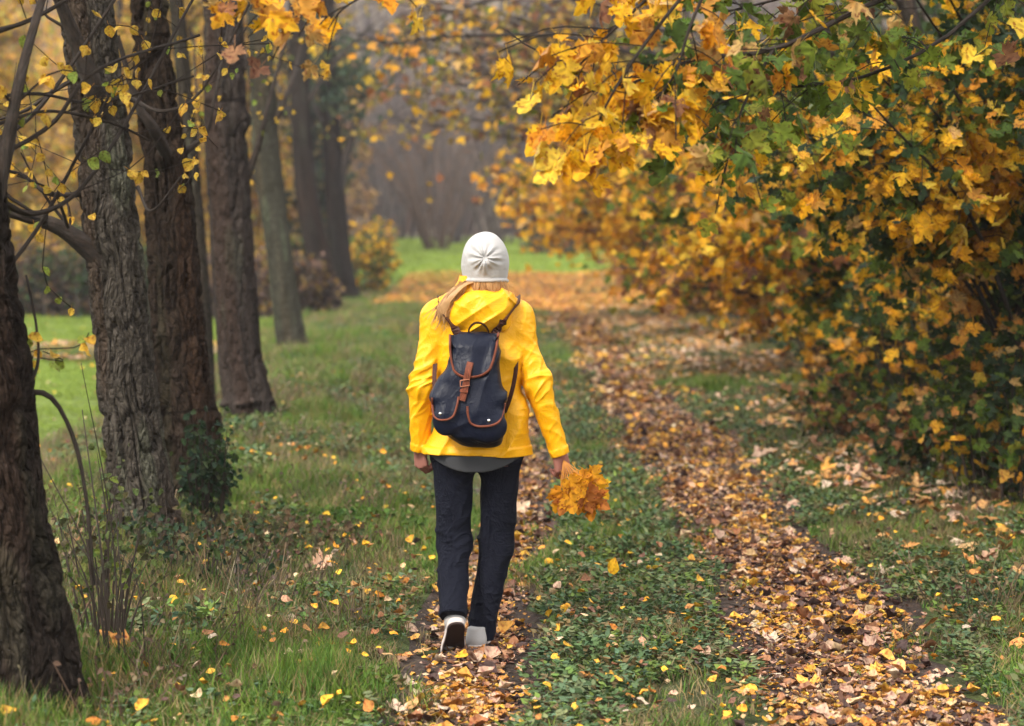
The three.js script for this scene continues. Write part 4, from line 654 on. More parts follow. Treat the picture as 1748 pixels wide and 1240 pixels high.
function hood(x, y, z) { // a soft bag of cloth lying round the collar and down the back
  const px = x - 0.018, tilt = y - 1.386 - 0.022 * px / 0.13, a = Math.atan2(px, z - 0.015), R = Math.hypot(px / 1.18, z - 0.015);
  const rr = 0.089 + 0.010 * Math.cos(a), q = Math.hypot((R - rr) / 0.036, tilt / (0.058 + 0.012 * Math.cos(a)));
  let d = (q - 1) * 0.036;
  d = smin(d, ell(x, y, z, [0.014, 1.372, 0.112], [0.095, 0.060, 0.044]), 0.05);
  if (d < 0.05) d -= 0.011 * fold(y * 17 - x * 8 + 1, x * 4 + 2, 4) + 0.008 * fold(y * 13 + x * 13, x * 6, 6) + 0.003 * noise(x * 25, y * 25, z * 25) - 0.008;
  return Math.max(d, -(ell(x, y, z, [0.02, 1.50, 0.0], [0.088, 0.11, 0.085])));
}
function leg(x, y, z, h, k, a, side) {
  let d = smin(cap(x, y, z, h, k, 0.09, 0.069), cap(x, y, z, k, a, 0.069, 0.056), 0.03);
  if (d < 0.05) {
    const t = along(x, y, z, h, k), near = Math.exp(-((y - 0.44) ** 2) / 0.02), lowf = Math.exp(-((y - 0.14) ** 2) / 0.012), top = Math.exp(-((y - 0.74) ** 2) / 0.008), g = Math.atan2(z - lerp(h[2], a[2], clamp((0.83 - y) / 0.8)), x - lerp(h[0], a[0], clamp((0.83 - y) / 0.8)));
    d -= 0.010 * fold(y * 13 + side * x * 7, g * 0.8, 12 + side) * (0.22 + near) + 0.009 * fold(y * 19 - g * 0.7, g, 17 + side) * (0.1 + lowf) + 0.008 * fold(y * 10 + x * 12 * side, g, 3 + side) * top + 0.004 * noise(x * 11, y * 7, z * 11) - 0.004;
  }
  const n = along(x, y, z, k, a), l = Math.hypot(a[0] - k[0], a[1] - k[1], a[2] - k[2]);
  return Math.max(d, n - l - 0.012);
}
function trousers(x, y, z) {
  let d = smin(leg(x, y, z, J.hL, J.kL, J.aL, -1), leg(x, y, z, J.hR, J.kR, J.aR, 1), 0.004);
  d = smin(d, ell(x, y, z, [-0.08, 0.83, 0.018], [0.105, 0.115, 0.102]), 0.04); d = smin(d, ell(x, y, z, [0.082, 0.83, 0.018], [0.105, 0.115, 0.102]), 0.04);
  d = smin(d, ell(x, y, z, [0, 0.86, 0], [0.175, 0.1, 0.105]), 0.04);
  return Math.max(d, y - 0.822);
}
const crumple = dataTex(512, (u, v) => { let g = 0; for (const [s, k, a] of [[2.2, 1, 0.5], [4.5, 2, 0.3], [9, 3, 0.2]]) { const n = 1 - Math.abs(ring(u, v, s, k)) * 2.2; g += a * (n > 0 ? n * n : 0); } return [g, g, g]; }, false, 2.5);
const jacketMat = std(C(0.74, 0.352, 0.004), { roughness: 0.42, specularIntensity: 0.55, bumpMap: crumple, bumpScale: 0.002, sheen: 0.15, sheenColor: C(1, 0.85, 0.3), sheenRoughness: 0.5 });
const trouserMat = std(C(0.007, 0.008, 0.014), { roughness: 0.75, specularIntensity: 0.12, bumpMap: crumple, bumpScale: 0.006, sheen: 0.02, sheenColor: C(0.2, 0.22, 0.3), sheenRoughness: 0.6 });
const skinMat = std(C(0.27, 0.115, 0.09), { roughness: 0.55 });

// body: one surface under the clothes, with hands and head meshed finely
const HEAD = [0.032, 1.592, -0.005];
function body(x, y, z) {
  let d = torso(x, y, z, -0.03); d = Math.max(d, y - 1.44, 0.76 - y);
  d = smin(d, cap(x, y, z, [0.01, 1.38, -0.005], [HEAD[0] - 0.004, 1.52, -0.005], 0.062, 0.05), 0.03);
  for (const [s, e, w] of [[J.sL, J.eL, J.wL], [J.sR, J.eR, J.wR]]) { d = smin(d, cap(x, y, z, s, e, 0.045, 0.037), 0.03); d = smin(d, cap(x, y, z, e, w, 0.037, 0.026), 0.02); }
  for (const [h, k, a] of [[J.hL, J.kL, J.aL], [J.hR, J.kR, J.aR]]) { d = smin(d, cap(x, y, z, h, k, 0.08, 0.055), 0.04); const q = [lerp(k[0], a[0], 0.86), lerp(k[1], a[1], 0.86), lerp(k[2], a[2], 0.8)]; d = smin(d, cap(x, y, z, k, q, 0.055, 0.034), 0.02); }
  return d;
}
function head(x, y, z) { // facing away, towards -z
  const px = x - HEAD[0], py = y - HEAD[1], pz = z - HEAD[2];
  let d = ell(px, py, pz, [0, 0.018, 0.003], [0.074, 0.082, 0.09]);
  d = smin(d, ell(px, py, pz, [0, -0.045, -0.035], [0.058, 0.068, 0.062]), 0.04);                  // jaw
  d = smin(d, cap(px, py, pz, [0, 0.012, -0.092], [0, -0.022, -0.112], 0.009, 0.014), 0.016);       // nose
  d = smin(d, ell(px, py, pz, [0, -0.058, -0.094], [0.025, 0.009, 0.012]), 0.012);                  // lips
  d = smin(d, ell(px, py, pz, [0, -0.098, -0.078], [0.02, 0.016, 0.02]), 0.02);                     // chin
  for (const s of [-1, 1]) { d = smax(d, -ell(px, py, pz, [s * 0.032, 0.008, -0.101], [0.018, 0.012, 0.018]), 0.012); d = smin(d, ell(px, py, pz, [s * 0.032, 0.007, -0.086], [0.013, 0.011, 0.012]), 0.002); d = smin(d, ell(px, py, pz, [s * 0.079, -0.005, 0.008], [0.010, 0.032, 0.02]), 0.008); }
  return smin(d, cap(x, y, z, [0.012, 1.42, 0], [HEAD[0], 1.54, 0], 0.054, 0.05), 0.02);
}
function hand(wrist, down, back, side, curls, thumbIn) { // palm, four fingers of their own lengths and a thumb from the side of the palm
  const D = V(...down).normalize(), B = V(...back); B.addScaledVector(D, -B.dot(D)).normalize(); const A = D.clone().cross(B).multiplyScalar(side); // D fingers, B back of the hand, A towards the thumb
  const at = (a, d, b) => [wrist[0] + A.x * a + D.x * d + B.x * b, wrist[1] + A.y * a + D.y * d + B.y * b, wrist[2] + A.z * a + D.z * d + B.z * b];
  const bones = [];
  [[0.029, 0.084, 0.078], [0.0095, 0.090, 0.086], [-0.010, 0.086, 0.079], [-0.028, 0.077, 0.062]].forEach(([a, d0, len], i) => {
    let d = d0, b = 0.002, ang = curls[0]; let p = at(a, d, b);
    [0.45, 0.31, 0.24].forEach((k, n) => { d += Math.cos(ang) * len * k; b -= Math.sin(ang) * len * k; const q = at(a * (1 + 0.06 * n), d, b); bones.push([p, q, 0.0092 - n * 0.0009, 0.0083 - n * 0.0009]); p = q; ang += curls[n + 1] ?? 0.3; });
    bones.push([at(a * 0.75, 0.012, 0), at(a, d0, 0.002), 0.0135, 0.0108]);
  });
  const t0 = at(0.022, 0.022, -0.006), t1 = at(0.042, 0.052, -0.016 - 0.01 * thumbIn), t2 = at(0.042 - 0.012 * thumbIn, 0.082, -0.026 - 0.014 * thumbIn), t3 = at(0.036 - 0.02 * thumbIn, 0.104, -0.032 - 0.016 * thumbIn);
  const thumb = [[t0, t1, 0.0135, 0.0112], [t1, t2, 0.0108, 0.0096], [t2, t3, 0.0096, 0.008]];
  return (x, y, z) => { let d = cap(x, y, z, at(0, -0.06, 0), at(0, 0.03, 0), 0.026, 0.021); for (let i = 0; i < 4; i++) d = smin(d, cap(x, y, z, ...bones[i * 4 + 3]), 0.012); for (let i = 0; i < 4; i++) { let f = 1; for (let n = 0; n < 3; n++) f = Math.min(f, cap(x, y, z, ...bones[i * 4 + n])); d = smin(d, f, 0.004); } for (const b of thumb) d = smin(d, cap(x, y, z, ...b), 0.006); return d; };
}
const handL = hand([-0.236, 0.835, -0.02], [0.10, -1, -0.12], [-0.75, 0.0, 0.65], 1, [0.75, 1.1, 0.8], 0.5), handR = hand([0.333, 0.818, 0.02], [0.20, -1, -0.1], [0.55, 0.0, 0.8], -1, [0.75, 1.25, 0.9], 1);
{
  const around = (p, r) => [[p[0] - r, p[1] - r * 1.25, p[2] - r], [p[0] + r, p[1] + r * 0.75, p[2] + r]];
  const [a0, a1] = around(J.wL, 0.16), [b0, b1] = around(J.wR, 0.16);
  const g = merge([surfaceNets(body, [-0.32, 0.02, -0.22], [0.42, 1.5, 0.3], 0.012), surfaceNets(head, [-0.08, 1.38, -0.15], [0.15, 1.73, 0.13], 0.004), surfaceNets(handL, a0, a1, 0.003), surfaceNets(handR, b0, b1, 0.003)]);
  part(walker, 'body', g, skinMat);
}
part(walker, 'jacket', surfaceNets(jacket, [-0.34, 0.77, -0.2], [0.42, 1.53, 0.22], 0.0048), jacketMat);
part(walker, 'hood', surfaceNets(hood, [-0.18, 1.28, -0.17], [0.2, 1.52, 0.21], 0.004), jacketMat);
part(walker, 'trousers', surfaceNets(trousers, [-0.24, 0.03, -0.2], [0.24, 0.95, 0.32], 0.005), trouserMat);
part(walker, 'shirt', surfaceNets((x, y, z) => Math.max(torso(x, y, z, -0.008) - 0.002 * noise(x * 20, y * 8, z * 20), 0.742 + 1.7 * x * x + 0.004 * noise(x * 12, 3) - y, y - 0.86), [-0.24, 0.72, -0.17], [0.24, 0.88, 0.18], 0.005), std(C(0.045, 0.046, 0.05), { roughness: 0.9, bumpMap: grainTex, bumpScale: 0.001 }));

// beanie: fine knit gathered to a rosette on the back of the head, rolled edge
const GA = V(-0.02, 0.18, 0.98).normalize(), GP = [0.033, 1.603, 0.085];
function beanie(x, y, z) {
  const px = x - 0.033, py = y - 1.588, pz = z - 0.0;
  let d = Math.max(ell(px, py, pz, [0, 0.012, 0.008], [0.0935, 0.107, 0.105]), -1);
  const low = cap(px, py, pz, [0, -0.03, 0.004], [0, -0.05, 0.004], 0.0905, 0.0905); d = smin(d, Math.max(low, py - 0.01), 0.03);
  const qx = x - GP[0], qy = y - GP[1], r = Math.hypot(qx, qy * 1.05);
  if (pz > 0 && r < 0.12) {
    const a = Math.atan2(qy, qx), w = Math.sin(a * 7 + 0.7 + 0.9 * Math.sin(a * 2)) * 0.5 + Math.sin(a * 13 + 2 + Math.sin(a * 3)) * 0.5 + 0.3 * noise(a * 2, r * 40), f = smooth(0.004, 0.016, r) * (1 - smooth(0.035, 0.085, r));
    d -= 0.0075 * w * f * (qy > 0 ? 0.75 : 1); d -= 0.011 * Math.exp(-(qx * qx + (qy + 0.022) ** 2) / 0.0007); d += 0.010 * Math.exp(-r * r / 0.00012); d -= 0.004 * Math.exp(-((r - 0.03) ** 2) / 0.0003);
  }
  d -= 0.002 * noise(x * 30, y * 18, z * 30);
  const edge = y - (1.508 + 0.12 * px * px + 0.006 * noise(Math.atan2(px, pz) * 1.3, 2)), ringR = Math.hypot(px / 1.0, pz - 0.004) - 0.089;
  d = Math.max(d, -edge);
  d = smin(d, Math.hypot(ringR, edge - 0.004) - 0.0075, 0.004);                       // rolled edge
  return Math.max(d, -ell(px, py, pz, [0, -0.02, 0.004], [0.083, 0.09, 0.09]));
}
part(walker, 'beanie', surfaceNets(beanie, [-0.08, 1.48, -0.12], [0.145, 1.72, 0.14], 0.0034), std(C(0.4, 0.385, 0.38), { roughness: 0.95, bumpMap: grainTex, bumpScale: 0.004, sheen: 0.2, sheenColor: C(0.9, 0.9, 0.92), sheenRoughness: 0.7 }));

{ // hair: swept to the left, over the hood and on to the shoulder
  const r = RNG(77), list = [];
  for (let i = 0; i < 260; i++) {
    const a = r.r(-0.7, 3.84), s = V(0.032 + Math.cos(a) * 0.083, 1.525 + r.r(-0.004, 0.02), 0.006 + Math.sin(a) * 0.083), j = r.n();
    list.push(tube(curve([s, V(s.x * 1.02 + j * 0.003, 1.482 + r.n() * 0.008, s.z * 1.0 + r.n() * 0.004), V(s.x + (a < 0.6 ? 0.008 : -0.004) + j * 0.008, (a < 0.3 ? 1.40 : 1.435) + r.n() * 0.02, s.z * 0.92)], 5), (t) => 0.005 * (1 - 0.4 * t), 4));
  }
  for (let i = 0; i < 190; i++) { // the lock
    const u = r(), v = r.n(), s = V(-0.045 + 0.05 * u, 1.52 - 0.01 * u, 0.03 + 0.05 * u);
    list.push(tube(curve([s, V(-0.078 + v * 0.012 + u * 0.02, 1.488 + v * 0.004, 0.062 + u * 0.035), V(-0.112 + v * 0.014 + u * 0.014, 1.452 + u * 0.008, 0.092 + v * 0.012 + u * 0.02), V(-0.133 + v * 0.015, 1.412, 0.106 + u * 0.012), V(-0.14 + v * 0.03, 1.335 + 0.06 * r() ** 0.6, 0.104 + u * 0.012)], 9), (t) => 0.0038 * (1 - 0.8 * t * t), 4));
  }
  for (let i = 0; i < 60; i++) { const lock = i < 32, s = lock ? V(r.r(-0.07, -0.02), 1.51, r.r(0.03, 0.07)) : V(0.032 + r.r(-0.085, 0.09), 1.515, r.r(0.02, 0.09)), e = lock ? V(-0.15 + r.n() * 0.05, r.r(1.31, 1.42), 0.11 + r.n() * 0.02) : V(s.x + r.n() * 0.03 + (s.x > 0.08 ? 0.02 : 0), r.r(1.42, 1.47), s.z + 0.02 + r.n() * 0.02); list.push(tube(curve([s, s.clone().lerp(e, 0.45).add(V(r.n() * 0.02, 0.012, 0.02)), e], 8), 0.0013, 3)); }
  part(walker, 'hair', merge(list), std(C(0.64, 0.36, 0.15), { roughness: 0.5, map: grainColor, specularIntensity: 0.7 }));
}
// shoes: toes towards -z
function shoe(parent, ball, yaw, lift) {
  const outline = (grow, y0, y1) => { // sole slab of a foot, bevelled
    const s = new THREE.Shape(), pts = [[0, -0.185], [0.028, -0.172], [0.044, -0.13], [0.045, -0.08], [0.037, -0.02], [0.033, 0.04], [0.032, 0.072], [0.02, 0.094], [0, 0.1]], all = [...pts, ...pts.slice(1, -1).reverse().map(([x, z]) => [-x * 0.94, z])];
    s.setFromPoints(new THREE.CatmullRomCurve3(all.map(([x, z]) => V(x * (1 + grow / 0.04), z * (1 + grow / 0.14), 0)), true).getPoints(48).map((p) => new THREE.Vector2(p.x, p.y)));
    const g = new THREE.ExtrudeGeometry(s, { depth: y1 - y0 - 0.006, bevelEnabled: true, bevelSize: 0.003, bevelThickness: 0.003, bevelSegments: 2, curveSegments: 48 }); g.rotateX(Math.PI / 2); g.translate(0, y1 - 0.003, 0); g.deleteAttribute('uv'); g.setAttribute('uv', new THREE.BufferAttribute(new Float32Array(g.attributes.position.count * 2), 2)); return g; };
  const upper = surfaceNets((x, y, z) => { let d = smin(cap(x, y, z, [0, 0.045, 0.055], [0, 0.035, -0.135], 0.038, 0.036), cap(x, y, z, [0, 0.05, 0.062], [0, 0.095, 0.05], 0.035, 0.036), 0.03); return Math.max(smax(d, 0.02 - y, 0.006), y - 0.1); }, [-0.06, 0, -0.2], [0.06, 0.11, 0.12], 0.004);
  const bend = (g) => { const p = g.attributes.position, c = Math.cos(yaw), s = Math.sin(yaw); for (let i = 0; i < p.count; i++) { let x = p.getX(i), y = p.getY(i), z = p.getZ(i) + 0.115; if (z > 0) { const a = lift * Math.min(1, z / 0.05), yy = y * Math.cos(a) + z * Math.sin(a), zz = z * Math.cos(a) - y * Math.sin(a); y = yy; z = zz; } p.setXYZ(i, ball[0] + x * c + z * s, ball[1] + y, ball[2] - x * s + z * c); } g.computeVertexNormals(); return g; };
  const sh = new THREE.Group(); sh.name = 'shoe'; parent.add(sh);
  part(sh, 'outsole', bend(outline(0.001, 0, 0.011)), std(C(0.03, 0.02, 0.018), { roughness: 0.8 }));
  part(sh, 'midsole', bend(outline(0.0025, 0.0105, 0.034)), std(C(0.5, 0.44, 0.41), { roughness: 0.6 }));
  part(sh, 'upper', bend(upper), std(C(0.3, 0.29, 0.285), { roughness: 0.8, bumpMap: grainTex, bumpScale: 0.001 }));
}
shoe(walker, [-0.1, -0.012, 0.075], 0.14, 0.8); shoe(walker, [0.004, -0.006, -0.135], -0.05, 0.0);
// ---------------------------------------------------------------- the backpack she carries
const pack = thing('backpack', wBase, 'small black backpack with brown leather trim on the back of the walker', 'backpack');
const PX = [[0.840, -0.05, 0.098], [0.862, -0.085, 0.109], [0.90, -0.125, 0.117], [0.945, -0.168, 0.124], [0.99, -0.176, 0.126], [1.05, -0.166, 0.121], [1.12, -0.136, 0.106], [1.2, -0.112, 0.097], [1.29, -0.098, 0.087], [1.312, -0.085, 0.075]];
const PZ = [[0.84, 0.055], [0.9, 0.09], [1.0, 0.098], [1.12, 0.088], [1.25, 0.068], [1.31, 0.045]];
const pocketL = [-0.118, 1.0, 0.0], pocketR = [0.045, 0.972, 0.0];
function packBag(x, y, z) {
  const yy = clamp(y, 0.84, 1.312), [l, r] = table(PX, yy), [dp] = table(PZ, yy), cx = (l + r) / 2, w = (r - l) / 2, cz = 0.112 + dp * 0.9;
  const a = (x - cx) / w, b = (z - cz) / dp, k = Math.pow(Math.pow(Math.abs(a), 3) + Math.pow(Math.abs(b), 3), 1 / 3);
  let d = smax((k - 1) * Math.min(w, dp) * 0.95, Math.max(0.845 - 0.05 * (x + 0.05) - y, y - 1.312), 0.03);
  if (d < 0.05) {
    const mid = smooth(1.0, 1.06, y) * smooth(1.2, 1.12, y);
    d -= 0.018 * fold(x * 13 + y * 3, y * 3, 4) * mid + 0.008 * fold(x * 9 - y * 6, y * 4 + x * 3, 8) + 0.004 * noise(x * 14, y * 10, z * 14) - 0.005;
    d += 0.004 * fold(x * 8 + y * 10, x * 3, 21) * smooth(0.95, 0.88, y);
  }
  return d;
}
function surfZ(f, x, y, from = 0.42) { let z = from; for (let i = 0; i < 90; i++) { const d = f(x, y, z); if (d < 0.0006) break; z -= Math.max(0.0006, d * 0.7); if (z < -0.05) return null; } return z; }
const pR = surfZ(packBag, pocketR[0], pocketR[1] - 0.03) - 0.016, pL = surfZ(packBag, pocketL[0] + 0.02, pocketL[1] - 0.03) - 0.012;
const bagAll = (x, y, z) => { const d = packBag(x, y, z); if (d > 0.06) return d; return smin(smin(d, ell(x, y, z, [pocketL[0], pocketL[1] - 0.03, pL], [0.054, 0.066, 0.028]), 0.012), ell(x, y, z, [pocketR[0], pocketR[1] - 0.03, pR], [0.078, 0.068, 0.032]), 0.012); };
const packMat = std(C(0.006, 0.008, 0.018), { roughness: 0.42, specularIntensity: 0.26, bumpMap: crumple, bumpScale: 0.0015 }), leather = std(C(0.2, 0.06, 0.034), { roughness: 0.5, map: grainColor }), darkLeather = std(C(0.075, 0.03, 0.022), { roughness: 0.5, map: grainColor });
part(pack, 'bag', surfaceNets(bagAll, [-0.2, 0.82, 0.09], [0.15, 1.34, 0.36], 0.0042), packMat);
// a D-shaped cover lying on a surface: straight top, round lower edge; wave lets the cloth ripple
function cover(f, cx, top, hw, drop, lift, tilt, wave = 0) {
  const pos = [], uv = [], idx = [], edge = [], N = 20, M = 16, zAt = (x, y) => (surfZ(f, x, y) ?? surfZ(f, clamp(x, cx - hw * 0.8, cx + hw * 0.8), y - 0.01) ?? 0.2);
  const at = (u, v) => { const X = u * hw * (1 - 0.04 * v), k = Math.pow(Math.max(0, 1 - Math.pow(Math.abs(u), 2.6)), 0.42), y = top - v * (0.30 + 0.70 * k) * drop; return [cx + X + tilt * (y - top), y + tilt * X * 0.6]; };
  for (let j = 0; j <= M; j++) for (let i = 0; i <= N; i++) { const u = i / N * 2 - 1, v = j / M, [x, y] = at(u, v); pos.push(x, y, zAt(x, y) + lift + wave * (0.6 * Math.cos(u * 5.5 + v) * v + fold(u * 2.2, v * 0.8, 3) - 0.3)); uv.push(x, y); if (i && j) { const q = j * (N + 1) + i; idx.push(q, q - N - 1, q - N - 2, q, q - N - 2, q - 1); } }
  const n = (N + 1) * (M + 1); // turned under along the rim so that the cloth has an edge
  const rim = [...Array.from({ length: M + 1 }, (_, j) => j * (N + 1)), ...Array.from({ length: N }, (_, i) => M * (N + 1) + i + 1), ...Array.from({ length: M }, (_, j) => (M - j - 1) * (N + 1) + N)];
  rim.forEach((q, i) => { pos.push(pos[3 * q], pos[3 * q + 1], pos[3 * q + 2] - lift - 0.004); uv.push(0, 0); edge.push(V(pos[3 * q], pos[3 * q + 1], pos[3 * q + 2])); if (i) { const a = n + i, b = n + i - 1; idx.push(rim[i - 1], b, a, rim[i - 1], a, rim[i]); } });
  return { g: geo(pos, idx, uv), edge };
}
const piping = (pts, r) => tube(curve(pts.filter((_, i) => i % 2 === 0 || i === pts.length - 1), 60), r, 6);
{
  const c = cover(packBag, -0.008, 1.302, 0.096, 0.165, 0.008, 0.06, 0.011), f = part(pack, 'flap', c.g, packMat); f.material.side = THREE.DoubleSide;
  part(f, 'trim', piping(c.edge, 0.0052), leather);
  for (const [p, hw, drop, name, sx] of [[[pocketL[0] - 0.002, pocketL[1] + 0.058], 0.052, 0.088, 'pocket_flap', -0.02], [[pocketR[0] - 0.004, pocketR[1] + 0.055], 0.074, 0.082, 'pocket_flap', 0.01]]) {
    const q = cover(bagAll, p[0], p[1], hw, drop, 0.007, 0.08, 0.003), pf = part(pack, name, q.g, packMat);
    part(pf, 'trim', piping(q.edge, 0.0048), leather);
    const sx2 = p[0] + sx, sy = p[1] - drop * 0.72, s = new THREE.SphereGeometry(0.0062, 12, 8); s.scale(1, 1, 0.45); s.translate(sx2, sy, surfZ(bagAll, sx2, sy) + 0.0105); part(pf, 'snap', s, std(C(0.75, 0.75, 0.75), { metalness: 1, roughness: 0.25 }));
  }
}
function ribbon(pts, w, th, across) { // a flat strap along points, its width along `across`
  const pos = [], uv = [], idx = []; let L = 0;
  pts.forEach((p, i) => { const T = pts[Math.min(pts.length - 1, i + 1)].clone().sub(pts[Math.max(0, i - 1)]).normalize(), A = across.clone().addScaledVector(T, -across.dot(T)).normalize(), B = T.clone().cross(A); if (i) L += p.distanceTo(pts[i - 1]);
    for (const [a, b] of [[-1, -1], [-0.85, 1], [0.85, 1], [1, -1]]) { pos.push(p.x + A.x * a * w / 2 + B.x * b * th / 2, p.y + A.y * a * w / 2 + B.y * b * th / 2, p.z + A.z * a * w / 2 + B.z * b * th / 2); uv.push(a * w * 4, L * 4); } 
    if (i) for (let k = 0; k < 4; k++) { const q = (i - 1) * 4 + k, q2 = (i - 1) * 4 + (k + 1) % 4; idx.push(q, q2, q2 + 4, q, q2 + 4, q + 4); } });
  const e = pos.length / 3 - 4; idx.push(0, 2, 1, 0, 3, 2, e, e + 1, e + 2, e, e + 2, e + 3);
  return geo(pos, idx, uv).toNonIndexed();
}
const flat = (g) => { g.computeVertexNormals(); return g; };
const onBag = (px, py, l) => { const [x, y] = Q(px, py); return V(x, y, (surfZ(bagAll, x, y) ?? 0.2) + l); }, onBack = (px, py, l) => { const [x, y] = Q(px, py); return V(x, y, Math.max(surfZ((a, b, c) => Math.min(jacket(a, b, c), hood(a, b, c)), x, y) ?? 0, -0.02) + l); };
{
  const s = part(pack, 'closing_strap', flat(ribbon(curve([onBag(806, 612, 0.026), onBag(802, 628, 0.025), onBag(799, 645, 0.018), onBag(796, 660, 0.015), onBag(792, 675, 0.012)], 14), 0.027, 0.005, V(1, 0.12, 0))), leather);
  const b = [[-0.018, 0.012], [0.018, 0.012], [0.018, -0.012], [-0.018, -0.012], [-0.018, 0.012]], c = onBag(797, 646, 0.024); for (const dy of [0]) part(s, 'buckle', tube(b.map(([x, y]) => V(c.x + x, c.y + y + x * 0.12, c.z)), 0.0026, 6), std(C(0.3, 0.12, 0.07), { metalness: 0.3, roughness: 0.4 }));
  part(s, 'keeper', flat(ribbon([onBag(789, 658, 0.02), onBag(795, 659, 0.023), onBag(802, 660, 0.02)], 0.012, 0.004, V(0, 1, 0))), leather);
  part(pack, 'handle', flat(ribbon(curve([V(...Q(802, 572), 0.150), V(...Q(804, 558), 0.185), V(...Q(813, 549), 0.20), V(...Q(825, 550), 0.20), V(...Q(834, 560), 0.185), V(...Q(836, 576), 0.150)], 20), 0.018, 0.005, V(0, 0.3, 1))), darkLeather);
  part(pack, 'shoulder_strap', flat(ribbon(curve([onBack(838, 584, 0.014), onBack(848, 564, 0.013), onBack(862, 545, 0.012), onBack(874, 530, 0.011), onBack(882, 521, 0.011), V(0.165, 1.443, -0.02)], 22), 0.034, 0.005, V(0.75, 0.7, 0.1))), darkLeather);
  part(pack, 'shoulder_strap', flat(ribbon(curve([onBack(792, 584, 0.014), onBack(778, 558, 0.013), onBack(768, 545, 0.012), onBack(758, 530, 0.012), V(-0.15, 1.44, -0.01)], 22), 0.034, 0.005, V(0.75, -0.7, 0.1))), darkLeather);
  part(pack, 'lower_strap', flat(ribbon(curve([V(...Q(862, 700), 0.15), V(...Q(870, 680), 0.148), V(...Q(877, 655), 0.13), V(...Q(881, 632), 0.11), V(...Q(882, 615), 0.085)], 16), 0.02, 0.004, V(0.8, 0.1, 0.5))), darkLeather);
  part(pack, 'lower_strap', flat(ribbon(curve([V(...Q(747, 690), 0.15), V(...Q(745, 665), 0.13), V(...Q(744, 640), 0.11), V(...Q(745, 620), 0.085)], 12), 0.02, 0.004, V(0.8, 0.1, 0.5))), darkLeather);
}

// ---------------------------------------------------------------- the bunch of maple leaves in her right hand
{
  const at = (px, py, dz) => { const [x, y] = Q(px, py); return V(x, y, 0.03 + dz); }, r = RNG(55), heart = at(962, 794, 0), base = wBase.clone().add(heart);
  const t = thing('leaf_bouquet', base, 'bunch of orange maple leaves held in the right hand of the walker', 'bouquet'), tones = [[0.76, 0.34, 0.012], [0.7, 0.27, 0.012], [0.66, 0.26, 0.018], [0.4, 0.14, 0.025], [0.72, 0.36, 0.02], [0.46, 0.15, 0.025]];
  [[985, 826, 0.07, 1, 0], [962, 838, 0.08, 1.2, 4], [973, 848, 0.10, 1.15, 0], [1003, 838, 0.05, 1.1, 3], [1012, 850, 0.04, 1.1, 5], [1000, 818, 0.02, 1.05, 0], [1010, 812, 0.0, 1.0, 1], [990, 815, 0.03, 0.95, 4], [985, 856, 0.06, 0.95, 2], [1008, 862, 0.02, 1, 1], [957, 848, 0.03, 1.05, 1], [1020, 832, -0.01, 1, 4], [975, 822, 0.09, 0.95, 1], [998, 850, 0.085, 1, 3], [968, 856, 0.06, 0.9, 5]].forEach(([px, py, dz, s, k], i) => {
    const p = at(988 + (px - 988) * 1.08, 838 + (py - 838) * 1.05, dz * 0.6), out = p.clone().sub(heart), ctr = heart.clone().lerp(p, 0.5).add(V(0, 0, 0.01)), size = 0.086 * s, dir = out.clone().normalize().multiplyScalar(0.9).add(V(r.n() * 0.5, -0.25 + r.n() * 0.5, r.n() * 0.5)).normalize();
    const lf = part(t, 'leaf', MAPLES[[0, 1, 0, 4, 2][i % 5]], partMat(mapleMat, vary(tones[k], r, 0.14))); lf.applyMatrix4(leafMatrix(p.clone().addScaledVector(dir, -0.022).sub(heart), dir, V(r.n() * 0.4, 0.1 + r.n() * 0.3, 1), size));
    part(t, 'leaf_stem', tube(curve([V(0, 0.02, 0), ctr.clone().sub(heart), p.clone().addScaledVector(dir, -0.022).sub(heart)], 6), 0.0017, 4), std(C(0.5, 0.22, 0.06)));
  });
}
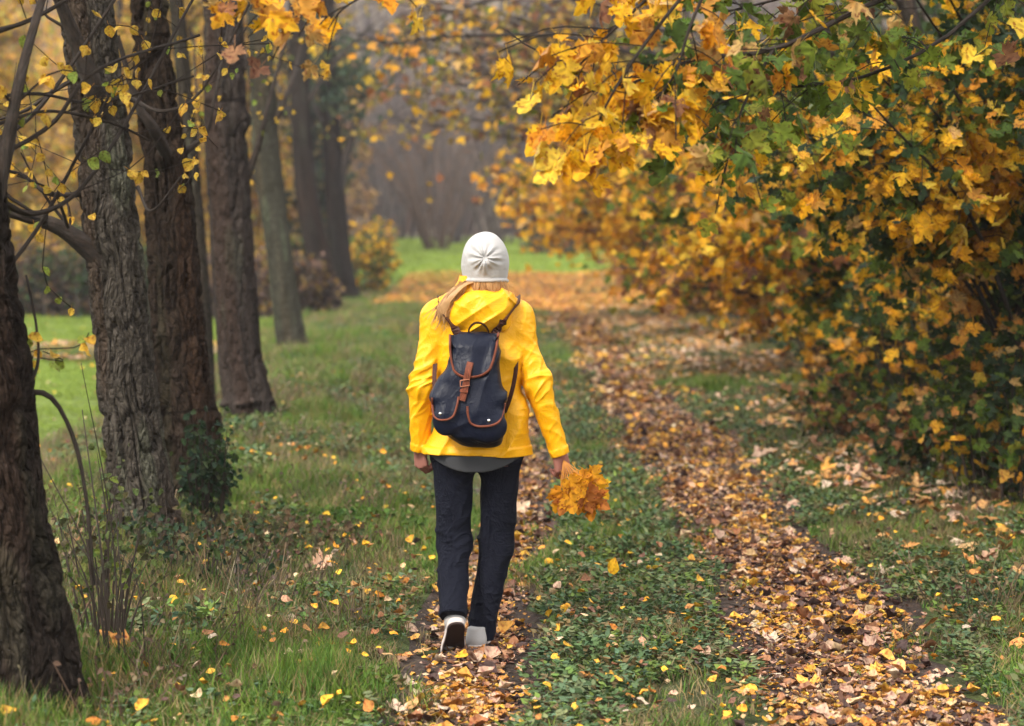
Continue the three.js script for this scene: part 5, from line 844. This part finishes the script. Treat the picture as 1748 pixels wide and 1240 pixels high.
// ---------------------------------------------------------------- small things on the ground
function oneLeaf(label, px, py, shape, c, size, dir, face, mat, up = 0.03) { const g = groundAt(px, py); const m = part(scene, 'fallen_leaf', shape, partMat(mat, C(...c))); tag(m, label, 'leaf'); m.applyMatrix4(leafMatrix(g.add(V(0, up, 0)), dir, face, size)); }
oneLeaf('big curled tan leaf lying in the grass, left of the walking person', 540, 985, CURLED[0], [0.55, 0.34, 0.22], 0.1, V(1, 0.3, -0.2), V(-0.2, 0.7, 0.7), litterMapleMat, 0.03);
oneLeaf('yellow leaf standing upright in the herbs right of the walking person', 1045, 1000, OVALS[1], [0.85, 0.47, 0.02], 0.085, V(0.1, 1, -0.1), V(-0.5, 0.1, 1), plainMat, 0.05);
oneLeaf('pale cream leaf beside the right thigh of the walking person', 884, 884, MAPLES[1], [0.72, 0.58, 0.36], 0.1, V(0.7, 0.7, -0.1), V(-0.2, 0.3, 1), litterMapleMat, 0.03);
oneLeaf('yellow orange leaf under the lifted left shoe', 780, 1135, OVALS[0], [0.8, 0.4, 0.03], 0.075, V(0.7, 0.1, 0.8), V(-0.1, 0.9, 0.5), litterMat, 0.03);
oneLeaf('two toned tan leaf at the foot of the bare shoots', 215, 1135, CURLED[1], [0.5, 0.22, 0.07], 0.1, V(-0.4, 0.6, 0.4), V(0.2, 0.4, 0.9), litterMapleMat, 0.05);
{ // dry branches under the maples and a fallen one in the grass
  const r = RNG(61), foot = groundAt(1245, 548), t = thing('brushwood', foot, 'dry broken branches leaning at the foot of the orange shrubs', 'branches'), d = depthOf(foot);
  for (let i = 0; i < 16; i++) { const a = [r.r(1195, 1290), r.r(530, 555)], b = i < 5 ? [r.r(1230, 1270), r.r(490, 520)] : [a[0] + r.r(-60, 60), r.r(505, 545)], p = groundAt(...a), q = P(b[0], b[1], d + r.n() * 0.6); part(t, 'branch', tube(rel(curve([p, p.clone().lerp(q, 0.5).add(V(r.n() * 0.1, 0.08, r.n() * 0.1)), q], 7), foot), (k) => r.r(0.025, 0.05) * (1.1 - 0.8 * k), 6), limbMat); }
  const f2 = groundAt(430, 995), t2 = thing('fallen_branch', f2, 'fallen grey branch in the grass between the trunks and the path', 'branch'), g = (x, y, h) => { const p = groundAt(x, y); p.y += h; return p; };
  for (const [l, w] of [[[g(395, 1010, 0.02), g(440, 990, 0.04), g(490, 965, 0.05)], 0.009], [[g(450, 985, 0.04), g(466, 975, 0.09), g(476, 966, 0.16)], 0.008], [[g(420, 1000, 0.03), g(455, 1010, 0.03), g(500, 1002, 0.04)], 0.006], [[g(400, 990, 0.02), g(408, 975, 0.1), g(405, 965, 0.17)], 0.006]]) part(t2, 'twig', tube(rel(curve(l, 8), f2), (k) => w * (1.1 - 0.7 * k), 6), std(C(0.14, 0.11, 0.09), { map: grainColor, roughness: 0.9 }));
}
renderer.render(scene, camera);
